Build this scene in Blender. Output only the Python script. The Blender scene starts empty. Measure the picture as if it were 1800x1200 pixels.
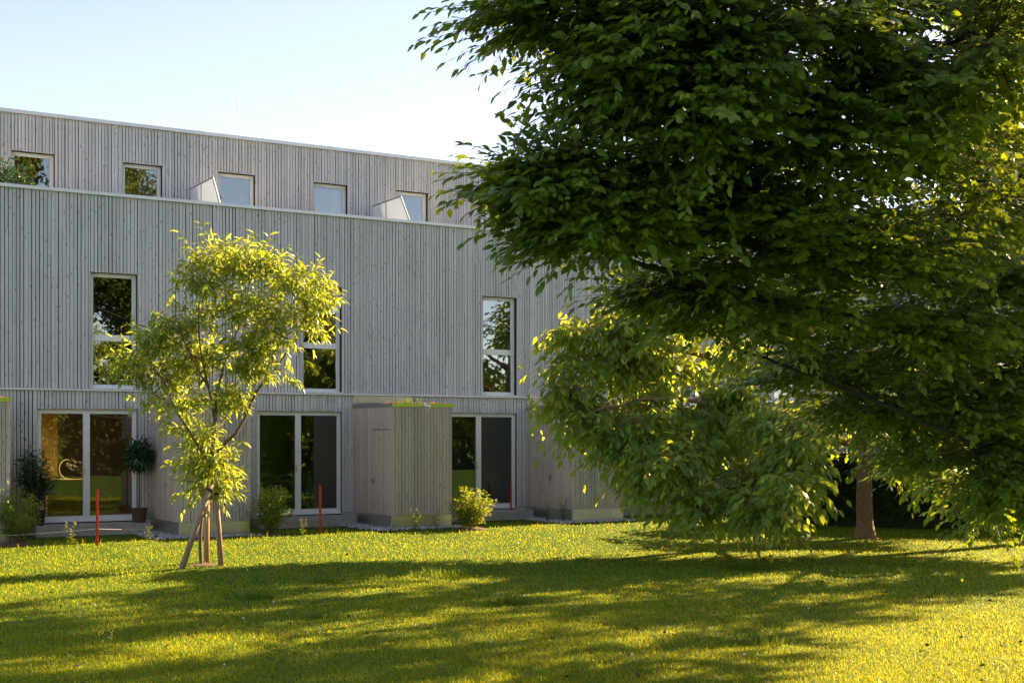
import bpy, math, random
import numpy as np
from mathutils import Vector, Matrix

# ------------------------------------------------------------------ camera, sky, sun, exposure
scene = bpy.context.scene
COL = scene.collection
F, HORIZON, EYE = 2350.0, 765.0, 2.15          # focal length and horizon in pixels of the 1800 px wide photograph, eye height in metres
FACADE = math.radians(30.75)                   # direction of the facade against the picture plane
ORIGIN = Vector((-4.6625, 29.375, 0.0))        # a point of the facade on the ground
SUN_AZ, SUN_EL = math.radians(39.8), math.radians(27.0)

cam_data = bpy.data.cameras.new('camera')
cam = bpy.data.objects.new('camera', cam_data)
COL.objects.link(cam)
cam.location = (0, 0, EYE)
cam.rotation_euler = (math.pi / 2, 0, 0)
cam_data.sensor_width = 36.0
cam_data.lens = F / 1800 * 36
cam_data.shift_y = (HORIZON - 600) / 1800
cam_data.clip_end = 2000
scene.camera = cam

world = bpy.data.worlds.new('World')
scene.world = world
world.use_nodes = True
wn = world.node_tree
bg = wn.nodes['Background']
sky = wn.nodes.new('ShaderNodeTexSky')
sky.sky_type = 'NISHITA'
sky.sun_disc = False
sky.sun_elevation = SUN_EL
sky.sun_rotation = math.pi / 2 - SUN_AZ
sky.altitude = 300
sky.air_density = 0.6
sky.dust_density = 0.15
sky.ozone_density = 1.0
tint = wn.nodes.new('ShaderNodeMix'); tint.data_type = 'RGBA'; tint.blend_type = 'MULTIPLY'      # warm white balance of the photograph
tint.inputs[0].default_value = 1.0
tint.inputs[7].default_value = (1.29, 0.97, 0.76, 1)
wn.links.new(sky.outputs[0], tint.inputs[6])
wn.links.new(tint.outputs[2], bg.inputs[0])
bg.inputs[1].default_value = 0.09

TO_SUN = Vector((math.cos(SUN_AZ) * math.cos(SUN_EL), math.sin(SUN_AZ) * math.cos(SUN_EL), math.sin(SUN_EL)))
sun_data = bpy.data.lights.new('sun', 'SUN')
sun_data.energy = 5.0
sun_data.angle = math.radians(0.5)
sun_data.color = (1.0, 0.74, 0.40)
sun = bpy.data.objects.new('sun', sun_data)
COL.objects.link(sun)
sun.rotation_euler = (-TO_SUN).to_track_quat('-Z', 'Y').to_euler()

vs = scene.view_settings
vs.view_transform = 'Standard'
vs.look = 'None'
vs.exposure = 2.27
vs.gamma = 1.0
vs.use_curve_mapping = False
scene.cycles.max_bounces = 10
scene.cycles.transparent_max_bounces = 12
scene.cycles.use_denoising = True
scene.cycles.sample_clamp_indirect = 6.0

RNG = np.random.default_rng(7)
random.seed(7)
UP = np.array([0.0, 0.0, 1.0])

# ------------------------------------------------------------------ helpers
def U(px, py, Y):
    """point of the place seen at a pixel of the photograph, Y metres in front of the camera"""
    return np.array([(px - 900) / F * Y, Y, EYE + (HORIZON - py) / F * Y])

CA, SA = math.cos(FACADE), math.sin(FACADE)
def facade_depth(x, y):
    """distance in front of the facade"""
    return (x - ORIGIN.x) * SA - (y - ORIGIN.y) * CA

def ground_z(x, y):
    d = facade_depth(x, y)
    k = np.clip((8.0 - d) / 6.0, 0, 1)
    k = k * k * (3 - 2 * k)
    far = np.clip((np.abs(x) + np.abs(y - 20) - 60) / 60, 0, 1)
    return 0.17 * k * (1 - far) + 0.035 * np.sin(x * 0.55 + 1.0) * np.cos(y * 0.42) * (1 - far) * (1 - k)

def on_ground(px, py):
    Y = F * EYE / (py - HORIZON)
    for _ in range(30):
        x = (px - 900) / F * Y
        Y = F * (EYE - float(ground_z(x, Y))) / (py - HORIZON)
    x = (px - 900) / F * Y
    return Vector((x, Y, float(ground_z(x, Y))))

def to_world(t, dep, z):
    """facade coordinates (along, inward, up) to world"""
    return Vector((ORIGIN.x + CA * t - SA * dep, ORIGIN.y + SA * t + CA * dep, z))

def tag(o, label=None, cat=None, group=None, kind=None):
    if label: o['label'] = label
    if cat: o['category'] = cat
    if group: o['group'] = group
    if kind: o['kind'] = kind
    return o

def empty(name, loc, rz=0.0):
    o = bpy.data.objects.new(name, None)
    COL.objects.link(o)
    o.location = loc
    o.rotation_euler = (0, 0, rz)
    o.empty_display_size = 0.2
    return o

def link(name, me, parent=None, loc=None):
    o = bpy.data.objects.new(name, me)
    COL.objects.link(o)
    if parent is not None: o.parent = parent
    if loc is not None: o.location = loc
    return o

def copy_tree(o, parent=None):
    c = o.copy()
    COL.objects.link(c)
    c.parent = parent
    for ch in list(o.children):
        copy_tree(ch, c)
    return c

class MB:
    """collects boxes, prisms and tubes into one mesh"""
    def __init__(self): self.v = []; self.f = []
    def add(self, vs_, fs):
        n = len(self.v)
        self.v += [tuple(map(float, p)) for p in vs_]
        self.f += [tuple(i + n for i in f) for f in fs]
        return self
    def box(self, x0, x1, y0, y1, z0, z1):
        return self.add([(x0, y0, z0), (x1, y0, z0), (x1, y1, z0), (x0, y1, z0), (x0, y0, z1), (x1, y0, z1), (x1, y1, z1), (x0, y1, z1)],
                        [(0, 3, 2, 1), (4, 5, 6, 7), (0, 1, 5, 4), (1, 2, 6, 5), (2, 3, 7, 6), (3, 0, 4, 7)])
    def tube(self, pts, radii, n=8, caps=True):
        pts = [np.array(p, float) for p in pts]
        rings = []
        ref = None
        for i, p in enumerate(pts):
            d = pts[min(i + 1, len(pts) - 1)] - pts[max(i - 1, 0)]
            d = d / (np.linalg.norm(d) + 1e-9)
            if ref is None: ref = np.array([1.0, 0, 0]) if abs(d[0]) < 0.8 else np.array([0, 1.0, 0])
            u = ref - d * np.dot(ref, d); u /= np.linalg.norm(u) + 1e-9
            w = np.cross(d, u); ref = u
            r = radii[i] if hasattr(radii, '__len__') else radii
            rings.append([p + r * (math.cos(2 * math.pi * k / n) * u + math.sin(2 * math.pi * k / n) * w) for k in range(n)])
        vs_ = [q for ring in rings for q in ring]
        fs = []
        for i in range(len(pts) - 1):
            for k in range(n):
                a, b = i * n + k, i * n + (k + 1) % n
                fs.append((a, b, b + n, a + n))
        if caps:
            fs.append(tuple(range(n))[::-1])
            fs.append(tuple((len(pts) - 1) * n + k for k in range(n)))
        return self.add(vs_, fs)
    def lathe(self, prof, c=(0, 0, 0), n=20):
        vs_ = [(c[0] + r * math.cos(2 * math.pi * k / n), c[1] + r * math.sin(2 * math.pi * k / n), c[2] + z) for r, z in prof for k in range(n)]
        fs = [(i * n + k, i * n + (k + 1) % n, (i + 1) * n + (k + 1) % n, (i + 1) * n + k) for i in range(len(prof) - 1) for k in range(n)]
        fs.append(tuple(range(n))[::-1]); fs.append(tuple((len(prof) - 1) * n + k for k in range(n)))
        return self.add(vs_, fs)
    def mesh(self, name, mat):
        me = bpy.data.meshes.new(name)
        me.from_pydata(self.v, [], self.f)
        me.materials.append(mat)
        me.update()
        return me
    def build(self, name, mat, parent=None, smooth=False):
        me = self.mesh(name, mat)
        if smooth:
            me.polygons.foreach_set('use_smooth', [True] * len(me.polygons))
        return link(name, me, parent)

def np_mesh(name, V, faces_by_n, mat, smooth=False):
    """V (N,3); faces_by_n list of integer arrays (M,k)"""
    me = bpy.data.meshes.new(name)
    V = np.ascontiguousarray(V, np.float32)
    me.vertices.add(len(V)); me.vertices.foreach_set('co', V.ravel())
    loops = np.concatenate([f.ravel() for f in faces_by_n]).astype(np.int32)
    tot = np.concatenate([np.full(len(f), f.shape[1], np.int32) for f in faces_by_n])
    start = np.concatenate([[0], np.cumsum(tot)[:-1]]).astype(np.int32)
    me.loops.add(len(loops)); me.loops.foreach_set('vertex_index', loops)
    me.polygons.add(len(tot)); me.polygons.foreach_set('loop_start', start); me.polygons.foreach_set('loop_total', tot)
    if smooth: me.polygons.foreach_set('use_smooth', np.ones(len(tot), bool))
    me.materials.append(mat)
    me.update(calc_edges=True)
    return me

# ------------------------------------------------------------------ materials
def new_mat(name):
    m = bpy.data.materials.new(name)
    m.use_nodes = True
    nt = m.node_tree
    for n in list(nt.nodes): nt.nodes.remove(n)
    out = nt.nodes.new('ShaderNodeOutputMaterial')
    return m, nt, out

def N(nt, t, **kw):
    n = nt.nodes.new(t)
    for k, v in kw.items(): setattr(n, k, v)
    return n

def ramp(nt, fac, stops):
    r = N(nt, 'ShaderNodeValToRGB')
    e = r.color_ramp.elements
    e[0].position, e[0].color = stops[0][0], (*stops[0][1], 1)
    e[1].position, e[1].color = stops[-1][0], (*stops[-1][1], 1)
    for p, c in stops[1:-1]:
        x = e.new(p); x.color = (*c, 1)
    nt.links.new(fac, r.inputs[0])
    return r.outputs[0]

def math_n(nt, op, a, b=None, clamp=False):
    m = N(nt, 'ShaderNodeMath', operation=op, use_clamp=clamp)
    for i, v in enumerate((a, b)):
        if v is None: continue
        if isinstance(v, (int, float)): m.inputs[i].default_value = v
        else: nt.links.new(v, m.inputs[i])
    return m.outputs[0]

def mix_rgb(nt, fac, a, b, mode='MIX'):
    m = N(nt, 'ShaderNodeMix', data_type='RGBA', blend_type=mode)
    for s, v in ((m.inputs[0], fac), (m.inputs[6], a), (m.inputs[7], b)):
        if isinstance(v, (int, float)): s.default_value = v
        elif isinstance(v, tuple): s.default_value = (*v, 1)
        else: nt.links.new(v, s)
    return m.outputs[2]

def simple(name, col, rough=0.6, metal=0.0, var=0.12, scale=6.0, bump=0.0, spec=0.5):
    m, nt, out = new_mat(name)
    b = N(nt, 'ShaderNodeBsdfPrincipled')
    g = N(nt, 'ShaderNodeNewGeometry')
    nz = N(nt, 'ShaderNodeTexNoise')
    nz.inputs['Scale'].default_value = scale; nz.inputs['Detail'].default_value = 6
    nt.links.new(g.outputs['Position'], nz.inputs['Vector'])
    c = ramp(nt, nz.outputs[0], [(0.3, tuple(x * (1 - var) for x in col)), (0.7, tuple(min(1, x * (1 + var)) for x in col))])
    nt.links.new(c, b.inputs['Base Color'])
    b.inputs['Roughness'].default_value = rough
    b.inputs['Metallic'].default_value = metal
    b.inputs['Specular IOR Level'].default_value = spec
    if bump:
        bp = N(nt, 'ShaderNodeBump'); bp.inputs['Strength'].default_value = bump; bp.inputs['Distance'].default_value = 0.01
        nt.links.new(nz.outputs[0], bp.inputs['Height']); nt.links.new(bp.outputs[0], b.inputs['Normal'])
    nt.links.new(b.outputs[0], out.inputs[0])
    return m

def wood_mat(name, lo, hi, knot, rough=0.75, vary=0.22):
    """weathered boards standing upright: grain along z, knots, each board a tone of its own"""
    m, nt, out = new_mat(name)
    g = N(nt, 'ShaderNodeNewGeometry'); oi = N(nt, 'ShaderNodeObjectInfo')
    rnd = math_n(nt, 'FRACT', math_n(nt, 'ADD', math_n(nt, 'MULTIPLY', g.outputs['Random Per Island'], 7.31), math_n(nt, 'MULTIPLY', oi.outputs['Random'], 5.77)))
    off = N(nt, 'ShaderNodeCombineXYZ')
    for i, k in enumerate((31.0, 17.0, 53.0)): nt.links.new(math_n(nt, 'MULTIPLY', rnd, k), off.inputs[i])
    v = N(nt, 'ShaderNodeVectorMath', operation='ADD')
    nt.links.new(g.outputs['Position'], v.inputs[0]); nt.links.new(off.outputs[0], v.inputs[1])
    s1 = N(nt, 'ShaderNodeVectorMath', operation='MULTIPLY'); s1.inputs[1].default_value = (45, 45, 2.2)
    nt.links.new(v.outputs[0], s1.inputs[0])
    n1 = N(nt, 'ShaderNodeTexNoise'); n1.inputs['Scale'].default_value = 1.0; n1.inputs['Detail'].default_value = 7; n1.inputs['Roughness'].default_value = 0.65
    nt.links.new(s1.outputs[0], n1.inputs['Vector'])
    s2 = N(nt, 'ShaderNodeVectorMath', operation='MULTIPLY'); s2.inputs[1].default_value = (13, 13, 5.2)
    nt.links.new(v.outputs[0], s2.inputs[0])
    vo = N(nt, 'ShaderNodeTexVoronoi'); vo.inputs['Scale'].default_value = 1.0
    nt.links.new(s2.outputs[0], vo.inputs['Vector'])
    kn = ramp(nt, vo.outputs['Distance'], [(0.10, (1, 1, 1)), (0.21, (0, 0, 0))])
    # broad weathering clouds
    n3 = N(nt, 'ShaderNodeTexNoise'); n3.inputs['Scale'].default_value = 0.5; n3.inputs['Detail'].default_value = 4
    nt.links.new(g.outputs['Position'], n3.inputs['Vector'])
    base = ramp(nt, n1.outputs[0], [(0.28, lo), (0.72, hi)])
    tone = math_n(nt, 'ADD', math_n(nt, 'MULTIPLY', rnd, vary * 2), 1 - vary)
    tone = math_n(nt, 'MULTIPLY', tone, math_n(nt, 'ADD', math_n(nt, 'MULTIPLY', n3.outputs[0], 0.3), 0.85))
    hsv = N(nt, 'ShaderNodeHueSaturation')
    nt.links.new(base, hsv.inputs['Color']); nt.links.new(tone, hsv.inputs['Value'])
    nt.links.new(math_n(nt, 'ADD', math_n(nt, 'MULTIPLY', rnd, 0.7), 0.65), hsv.inputs['Saturation'])
    col = mix_rgb(nt, math_n(nt, 'MULTIPLY', kn, math_n(nt, 'ADD', n1.outputs[0], 0.2), True), hsv.outputs[0], knot)
    b = N(nt, 'ShaderNodeBsdfPrincipled')
    nt.links.new(col, b.inputs['Base Color'])
    b.inputs['Roughness'].default_value = rough
    b.inputs['Specular IOR Level'].default_value = 0.3
    bp = N(nt, 'ShaderNodeBump'); bp.inputs['Strength'].default_value = 0.35; bp.inputs['Distance'].default_value = 0.004
    nt.links.new(n1.outputs[0], bp.inputs['Height']); nt.links.new(bp.outputs[0], b.inputs['Normal'])
    nt.links.new(b.outputs[0], out.inputs[0])
    return m

def leaf_mat(name, dark, light, trans, tfac=0.45, rough=0.38, gloss=0.5):
    m, nt, out = new_mat(name)
    g = N(nt, 'ShaderNodeNewGeometry'); oi = N(nt, 'ShaderNodeObjectInfo')
    rnd = math_n(nt, 'FRACT', math_n(nt, 'ADD', math_n(nt, 'MULTIPLY', g.outputs['Random Per Island'], 3.7), math_n(nt, 'MULTIPLY', oi.outputs['Random'], 5.3)))
    nz = N(nt, 'ShaderNodeTexNoise'); nz.inputs['Scale'].default_value = 1.3; nz.inputs['Detail'].default_value = 3
    nt.links.new(g.outputs['Position'], nz.inputs['Vector'])
    k = math_n(nt, 'ADD', math_n(nt, 'MULTIPLY', rnd, 0.65), math_n(nt, 'MULTIPLY', nz.outputs[0], 0.45), True)
    mid = tuple((a + c) / 2 for a, c in zip(dark, light))
    col = ramp(nt, k, [(0.15, dark), (0.55, mid), (0.95, light)])
    b = N(nt, 'ShaderNodeBsdfPrincipled')
    nt.links.new(col, b.inputs['Base Color'])
    b.inputs['Roughness'].default_value = rough
    b.inputs['Specular IOR Level'].default_value = gloss
    t = N(nt, 'ShaderNodeBsdfTranslucent')
    tc = mix_rgb(nt, k, tuple(x * 0.7 for x in trans), trans)
    nt.links.new(tc, t.inputs['Color'])
    mx = N(nt, 'ShaderNodeMixShader'); mx.inputs[0].default_value = tfac
    nt.links.new(b.outputs[0], mx.inputs[1]); nt.links.new(t.outputs[0], mx.inputs[2])
    nt.links.new(mx.outputs[0], out.inputs[0])
    return m

def glass_mat(name, base=0.2, tint=(0.75, 0.8, 0.78)):
    m, nt, out = new_mat(name)
    fr = N(nt, 'ShaderNodeFresnel'); fr.inputs['IOR'].default_value = 1.5
    fac = math_n(nt, 'ADD', fr.outputs[0], base, True)
    t = N(nt, 'ShaderNodeBsdfTransparent'); t.inputs[0].default_value = (*tint, 1)
    gl = N(nt, 'ShaderNodeBsdfGlossy'); gl.inputs['Roughness'].default_value = 0.0; gl.inputs['Color'].default_value = (0.92, 0.95, 0.97, 1)
    g = N(nt, 'ShaderNodeNewGeometry'); nz = N(nt, 'ShaderNodeTexNoise'); nz.inputs['Scale'].default_value = 1.2
    nt.links.new(g.outputs['Position'], nz.inputs['Vector'])
    bp = N(nt, 'ShaderNodeBump'); bp.inputs['Strength'].default_value = 0.03; bp.inputs['Distance'].default_value = 0.02
    nt.links.new(nz.outputs[0], bp.inputs['Height']); nt.links.new(bp.outputs[0], gl.inputs['Normal'])
    mx = N(nt, 'ShaderNodeMixShader')
    nt.links.new(fac, mx.inputs[0]); nt.links.new(t.outputs[0], mx.inputs[1]); nt.links.new(gl.outputs[0], mx.inputs[2])
    nt.links.new(mx.outputs[0], out.inputs[0])
    return m

def emit_mat(name, col, s):
    m, nt, out = new_mat(name)
    e = N(nt, 'ShaderNodeEmission'); e.inputs[0].default_value = (*col, 1); e.inputs[1].default_value = s
    nt.links.new(e.outputs[0], out.inputs[0])
    return m

M = {}
M['wood'] = wood_mat('weathered_spruce', (0.425, 0.415, 0.430), (0.600, 0.588, 0.606), (0.15, 0.125, 0.115), vary=0.11)
M['wood_shed'] = wood_mat('shed_spruce', (0.345, 0.292, 0.262), (0.510, 0.445, 0.405), (0.13, 0.105, 0.092), vary=0.16)
M['reveal'] = wood_mat('reveal_wood', (0.34, 0.28, 0.235), (0.46, 0.39, 0.33), (0.14, 0.10, 0.08), vary=0.08)
M['backing'] = simple('dark_membrane', (0.012, 0.012, 0.013), 0.9)
M['white'] = simple('white_window_paint', (0.78, 0.79, 0.80), 0.35, var=0.02)
M['coping'] = simple('coping_metal', (0.72, 0.73, 0.75), 0.45, 0.35, var=0.06, scale=3)
M['steel'] = simple('sheet_steel', (0.60, 0.60, 0.58), 0.36, 0.95, var=0.08, scale=2.0)
M['screen'] = leaf_mat('white_screen_panel', (0.78, 0.79, 0.81), (0.80, 0.81, 0.83), (0.74, 0.80, 0.90), 0.3, 0.4, 0.4)
M['fascia'] = simple('fascia_steel', (0.80, 0.80, 0.78), 0.22, 0.95, var=0.05, scale=2.0)
M['greymetal'] = simple('grey_metal_edge', (0.22, 0.23, 0.24), 0.45, 0.4)
M['glass'] = glass_mat('window_glass', 0.16)
M['glass_door'] = glass_mat('door_glass', 0.04)
M['plaster'] = simple('interior_plaster', (0.42, 0.39, 0.34), 0.9, var=0.05)
M['concrete'] = simple('concrete', (0.36, 0.34, 0.32), 0.9, var=0.18, scale=9, bump=0.3)
M['roofing'] = simple('roof_gravel', (0.25, 0.24, 0.23), 0.95)
M['red'] = simple('red_paint', (0.50, 0.055, 0.03), 0.5, var=0.25, scale=15)
M['stake'] = wood_mat('stake_wood', (0.20, 0.13, 0.085), (0.40, 0.28, 0.19), (0.08, 0.05, 0.03), vary=0.12)
M['bark_walnut'] = simple('walnut_bark', (0.21, 0.115, 0.060), 0.9, var=0.4, scale=22, bump=0.8)
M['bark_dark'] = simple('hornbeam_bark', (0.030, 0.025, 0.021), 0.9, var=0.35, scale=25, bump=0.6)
M['bark_young'] = simple('young_bark', (0.13, 0.085, 0.055), 0.75, var=0.3, scale=20)
M['leaf_hornbeam'] = leaf_mat('hornbeam_leaf', (0.044, 0.092, 0.014), (0.150, 0.220, 0.030), (0.36, 0.44, 0.015), 0.38, 0.42, 0.4)
M['leaf_walnut'] = leaf_mat('walnut_leaf', (0.055, 0.125, 0.020), (0.155, 0.255, 0.038), (0.74, 0.80, 0.04), 0.55, 0.38, 0.45)
M['leaf_chestnut'] = leaf_mat('chestnut_leaf', (0.055, 0.115, 0.018), (0.200, 0.270, 0.045), (0.62, 0.68, 0.05), 0.48, 0.36, 0.5)
M['leaf_shrub'] = leaf_mat('shrub_leaf', (0.055, 0.115, 0.020), (0.18, 0.23, 0.035), (0.50, 0.54, 0.03), 0.45)
M['leaf_pot'] = leaf_mat('pot_plant_leaf', (0.016, 0.055, 0.024), (0.050, 0.115, 0.045), (0.08, 0.16, 0.03), 0.2, 0.3, 0.6)
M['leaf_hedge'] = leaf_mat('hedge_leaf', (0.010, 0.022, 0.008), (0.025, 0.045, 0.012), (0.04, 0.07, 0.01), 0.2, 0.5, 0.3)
M['leaf_far'] = leaf_mat('far_leaf', (0.045, 0.070, 0.014), (0.11, 0.13, 0.022), (0.28, 0.28, 0.02), 0.3, 0.5, 0.3)
M['grass'] = leaf_mat('grass_blade', (0.017, 0.105, 0.004), (0.100, 0.250, 0.012), (0.76, 0.69, 0.016), 0.50, 0.5, 0.10)
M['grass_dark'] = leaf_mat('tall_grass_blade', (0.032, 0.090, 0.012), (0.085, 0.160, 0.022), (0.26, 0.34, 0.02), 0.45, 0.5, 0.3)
M['straw'] = leaf_mat('seed_stalk', (0.22, 0.18, 0.06), (0.40, 0.34, 0.12), (0.5, 0.42, 0.1), 0.4)
M['flower_white'] = simple('clover_white', (0.62, 0.58, 0.50), 0.8)
M['flower_yellow'] = simple('weed_yellow', (0.62, 0.50, 0.04), 0.7)
M['black_pot'] = simple('black_plastic', (0.012, 0.012, 0.013), 0.4)
M['mulch'] = simple('bark_mulch', (0.10, 0.055, 0.035), 0.95, var=0.5, scale=40, bump=1.0)
M['string'] = simple('string', (0.72, 0.70, 0.66), 0.8)
M['sedum'] = simple('sedum', (0.26, 0.10, 0.05), 0.9, var=0.6, scale=30)
M['teal'] = simple('teal_lacquer', (0.12, 0.24, 0.25), 0.5)
M['table_wood'] = simple('table_wood', (0.48, 0.28, 0.10), 0.5, var=0.2)
M['dark_fabric'] = simple('dark_fabric', (0.02, 0.02, 0.022), 0.8)
M['warm_wood'] = simple('warm_wood', (0.46, 0.25, 0.09), 0.55, var=0.25, scale=3)
M['lamp'] = emit_mat('lamp_glow', (1.0, 0.50, 0.14), 0.35)
M['steel_small'] = simple('brushed_steel', (0.6, 0.6, 0.6), 0.3, 0.9)
M['gravel'] = simple('gravel_stone', (0.38, 0.38, 0.40), 0.85, var=0.5, scale=60)
M['house_wall'] = simple('house_render', (0.42, 0.40, 0.36), 0.9, var=0.08, scale=2)
M['house_roof'] = simple('house_roof_tile', (0.06, 0.055, 0.055), 0.8, var=0.3, scale=10)
M['slab'] = simple('grey_stone', (0.20, 0.21, 0.24), 0.8)

def wicker_mat():
    m, nt, out = new_mat('wicker')
    g = N(nt, 'ShaderNodeTexCoord')
    w = N(nt, 'ShaderNodeTexWave', wave_type='BANDS', bands_direction='Z'); w.inputs['Scale'].default_value = 14; w.inputs['Distortion'].default_value = 3
    nt.links.new(g.outputs['Object'], w.inputs['Vector'])
    c = ramp(nt, w.outputs[1], [(0.2, (0.035, 0.016, 0.010)), (0.8, (0.17, 0.085, 0.05))])
    b = N(nt, 'ShaderNodeBsdfPrincipled'); b.inputs['Roughness'].default_value = 0.7
    nt.links.new(c, b.inputs['Base Color'])
    bp = N(nt, 'ShaderNodeBump'); bp.inputs['Strength'].default_value = 0.8; bp.inputs['Distance'].default_value = 0.01
    nt.links.new(w.outputs[1], bp.inputs['Height']); nt.links.new(bp.outputs[0], b.inputs['Normal'])
    nt.links.new(b.outputs[0], out.inputs[0])
    return m
M['wicker'] = wicker_mat()

def lawn_mat():
    m, nt, out = new_mat('lawn_soil_and_thatch')
    g = N(nt, 'ShaderNodeNewGeometry')
    n1 = N(nt, 'ShaderNodeTexNoise'); n1.inputs['Scale'].default_value = 1.1; n1.inputs['Detail'].default_value = 5
    n2 = N(nt, 'ShaderNodeTexNoise'); n2.inputs['Scale'].default_value = 45; n2.inputs['Detail'].default_value = 6
    for n in (n1, n2): nt.links.new(g.outputs['Position'], n.inputs['Vector'])
    k = math_n(nt, 'ADD', math_n(nt, 'MULTIPLY', n1.outputs[0], 0.5), math_n(nt, 'MULTIPLY', n2.outputs[0], 0.5))
    c = ramp(nt, k, [(0.32, (0.022, 0.058, 0.006)), (0.52, (0.055, 0.115, 0.012)), (0.70, (0.115, 0.160, 0.022))])
    b = N(nt, 'ShaderNodeBsdfPrincipled'); b.inputs['Roughness'].default_value = 0.95; b.inputs['Specular IOR Level'].default_value = 0.1
    nt.links.new(c, b.inputs['Base Color'])
    bp = N(nt, 'ShaderNodeBump'); bp.inputs['Strength'].default_value = 0.8; bp.inputs['Distance'].default_value = 0.03
    nt.links.new(n2.outputs[0], bp.inputs['Height']); nt.links.new(bp.outputs[0], b.inputs['Normal'])
    nt.links.new(b.outputs[0], out.inputs[0])
    return m
M['lawn'] = lawn_mat()

# ------------------------------------------------------------------ ground
def build_lawn():
    xs = np.concatenate([np.linspace(-400, -24, 14), np.linspace(-20, 24, 111), np.linspace(28, 400, 14)])
    ys = np.concatenate([np.linspace(-400, -6, 14), np.linspace(-2, 44, 116), np.linspace(48, 500, 14)])
    X, Y = np.meshgrid(xs, ys)
    V = np.stack([X, Y, ground_z(X, Y)], -1).reshape(-1, 3)
    nx, ny = len(xs), len(ys)
    i = np.arange((ny - 1) * nx).reshape(ny - 1, nx)[:, :-1].ravel()
    Fq = np.stack([i, i + 1, i + nx + 1, i + nx], 1)
    o = link('lawn', np_mesh('lawn', V, [Fq], M['lawn'], True))
    tag(o, kind='structure')
build_lawn()

def in_building(x, y):
    d = facade_depth(x, y)
    t = (x - ORIGIN.x) * CA + (y - ORIGIN.y) * SA
    k = np.mod(t - 1.265, 4.56)
    return (d < 0.05) | ((d < 2.1) & (k < 1.47)) | ((d < 0.65) & (k > 1.9) & (k < 4.5))

def blades(n_try, yr, h, w, lean, mat, name, keep=None, xr=None, weight=None, seed=1, hmul=None):
    r = np.random.default_rng(seed)
    # spread so that the density falls off with distance as the picture needs it
    u = r.random(n_try)
    Y = 1.0 / (1 / yr[0] + u * (1 / yr[1] - 1 / yr[0]))
    X = (r.random(n_try) - 0.5) * 1.05 * Y if xr is None else xr[0] + r.random(n_try) * (xr[1] - xr[0])
    if keep is not None:
        k = keep(X, Y); X, Y = X[k], Y[k]
    n = len(X)
    Z = ground_z(X, Y)
    size = np.clip(Y / 14.0, 0.85, 1.9)
    patch = 0.5 + 0.5 * np.sin(X * 1.7 + 2 * np.sin(Y * 0.9)) * np.cos(Y * 1.3 + X * 0.4)
    H = h * (0.45 + 0.9 * r.random(n)) * (0.75 + 0.5 * patch)
    H *= np.where(r.random(n) < 0.03, 1.7, 1.0)
    W = w * (0.7 + 0.6 * r.random(n)) * size
    az = r.random(n) * 2 * math.pi
    le = lean * (0.3 + r.random(n))
    dx, dy = np.cos(az), np.sin(az)
    base = np.stack([X, Y, Z - 0.005], 1)
    side = np.stack([-dy, dx, np.zeros(n)], 1) * W[:, None]
    out = np.stack([dx, dy, np.zeros(n)], 1)
    mid = base + out * (H * le * 0.35)[:, None] + UP * (H * 0.6)[:, None]
    tip = base + out * (H * le)[:, None] + UP * (H * (1 - 0.25 * le))[:, None]
    V = np.stack([base - side * .5, base + side * .5, mid + side * .42, mid - side * .42, tip], 1).reshape(-1, 3)
    i = np.arange(n)[:, None] * 5
    me = np_mesh(name, V, [i + np.array([[0, 1, 2, 3]]), i + np.array([[3, 2, 4]])], mat)
    o = link(name, me)
    return o

g = blades(600000, (10.5, 34.0), 0.040, 0.0038, 1.15, M['grass'], 'grass', keep=lambda x, y: ~in_building(x, y) & (facade_depth(x, y) > 1.4) | ((facade_depth(x, y) > 0.7) & ~in_building(x, y) & (np.sin(x * 9.1) + np.sin(y * 7.7 + x) > 0.1)), seed=3)
tag(g, 'short green mown grass of the lawn in front of the building', 'grass', kind='stuff')
g = blades(7000, (22.0, 33.0), 0.10, 0.0042, 0.8, M['grass'], 'edge_grass', keep=lambda x, y: (facade_depth(x, y) > 1.9) & (facade_depth(x, y) < 3.6) & ~in_building(x, y) & (np.sin(x * 2.3) + np.sin(x * 5.1 + 1) > -0.4), seed=5)
tag(blades(24000, (10.5, 33.0), 0.050, 0.0032, 1.3, M['straw'], 'dry_grass', keep=lambda x, y: ~in_building(x, y) & (facade_depth(x, y) > 1.5), seed=9), 'scattered dry straw coloured blades in the lawn', 'grass', kind='stuff')
tag(g, 'taller sunlit grass left standing along the building edge', 'grass', kind='stuff')

# ------------------------------------------------------------------ the building
WR0, MOD = -3.55, 4.56              # right edge of the first tall window, width of one house
T0, T1 = -9.1, 28.0                 # ends of the row
SET = 2.38                          # setback of the top storey
Z_DOOR, Z_LEDGE, Z_PAR, Z_TOP = 0.40, 3.06, 7.06, 9.08
PITCH = 0.0726
building = empty('terraced_building', ORIGIN, FACADE)
tag(building, 'long three storey row of houses clad in grey boards with set back top floor', 'building')

low_open = [(WR0 + MOD * k - 1.99, WR0 + MOD * k, Z_DOOR, 2.68) for k in range(-1, 7)]
mid_open = [(WR0 + MOD * k - 0.95, WR0 + MOD * k, 3.10, 5.46) for k in range(-1, 7)]
top_open = [(r - 0.90, r, 6.38, 8.24) for r in [-4.70 + 4.545 * k for k in range(0, 8)]] + [(r - 0.89, r, 6.38, 8.23) for r in [-2.35 + 4.545 * k for k in range(-1, 7)]]
low_open = [o for o in low_open if o[0] > T0 and o[1] < T1]
mid_open = [o for o in mid_open if o[0] > T0 and o[1] < T1]
top_open = sorted(o for o in top_open if o[0] > T0 and o[1] < T1)

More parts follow.
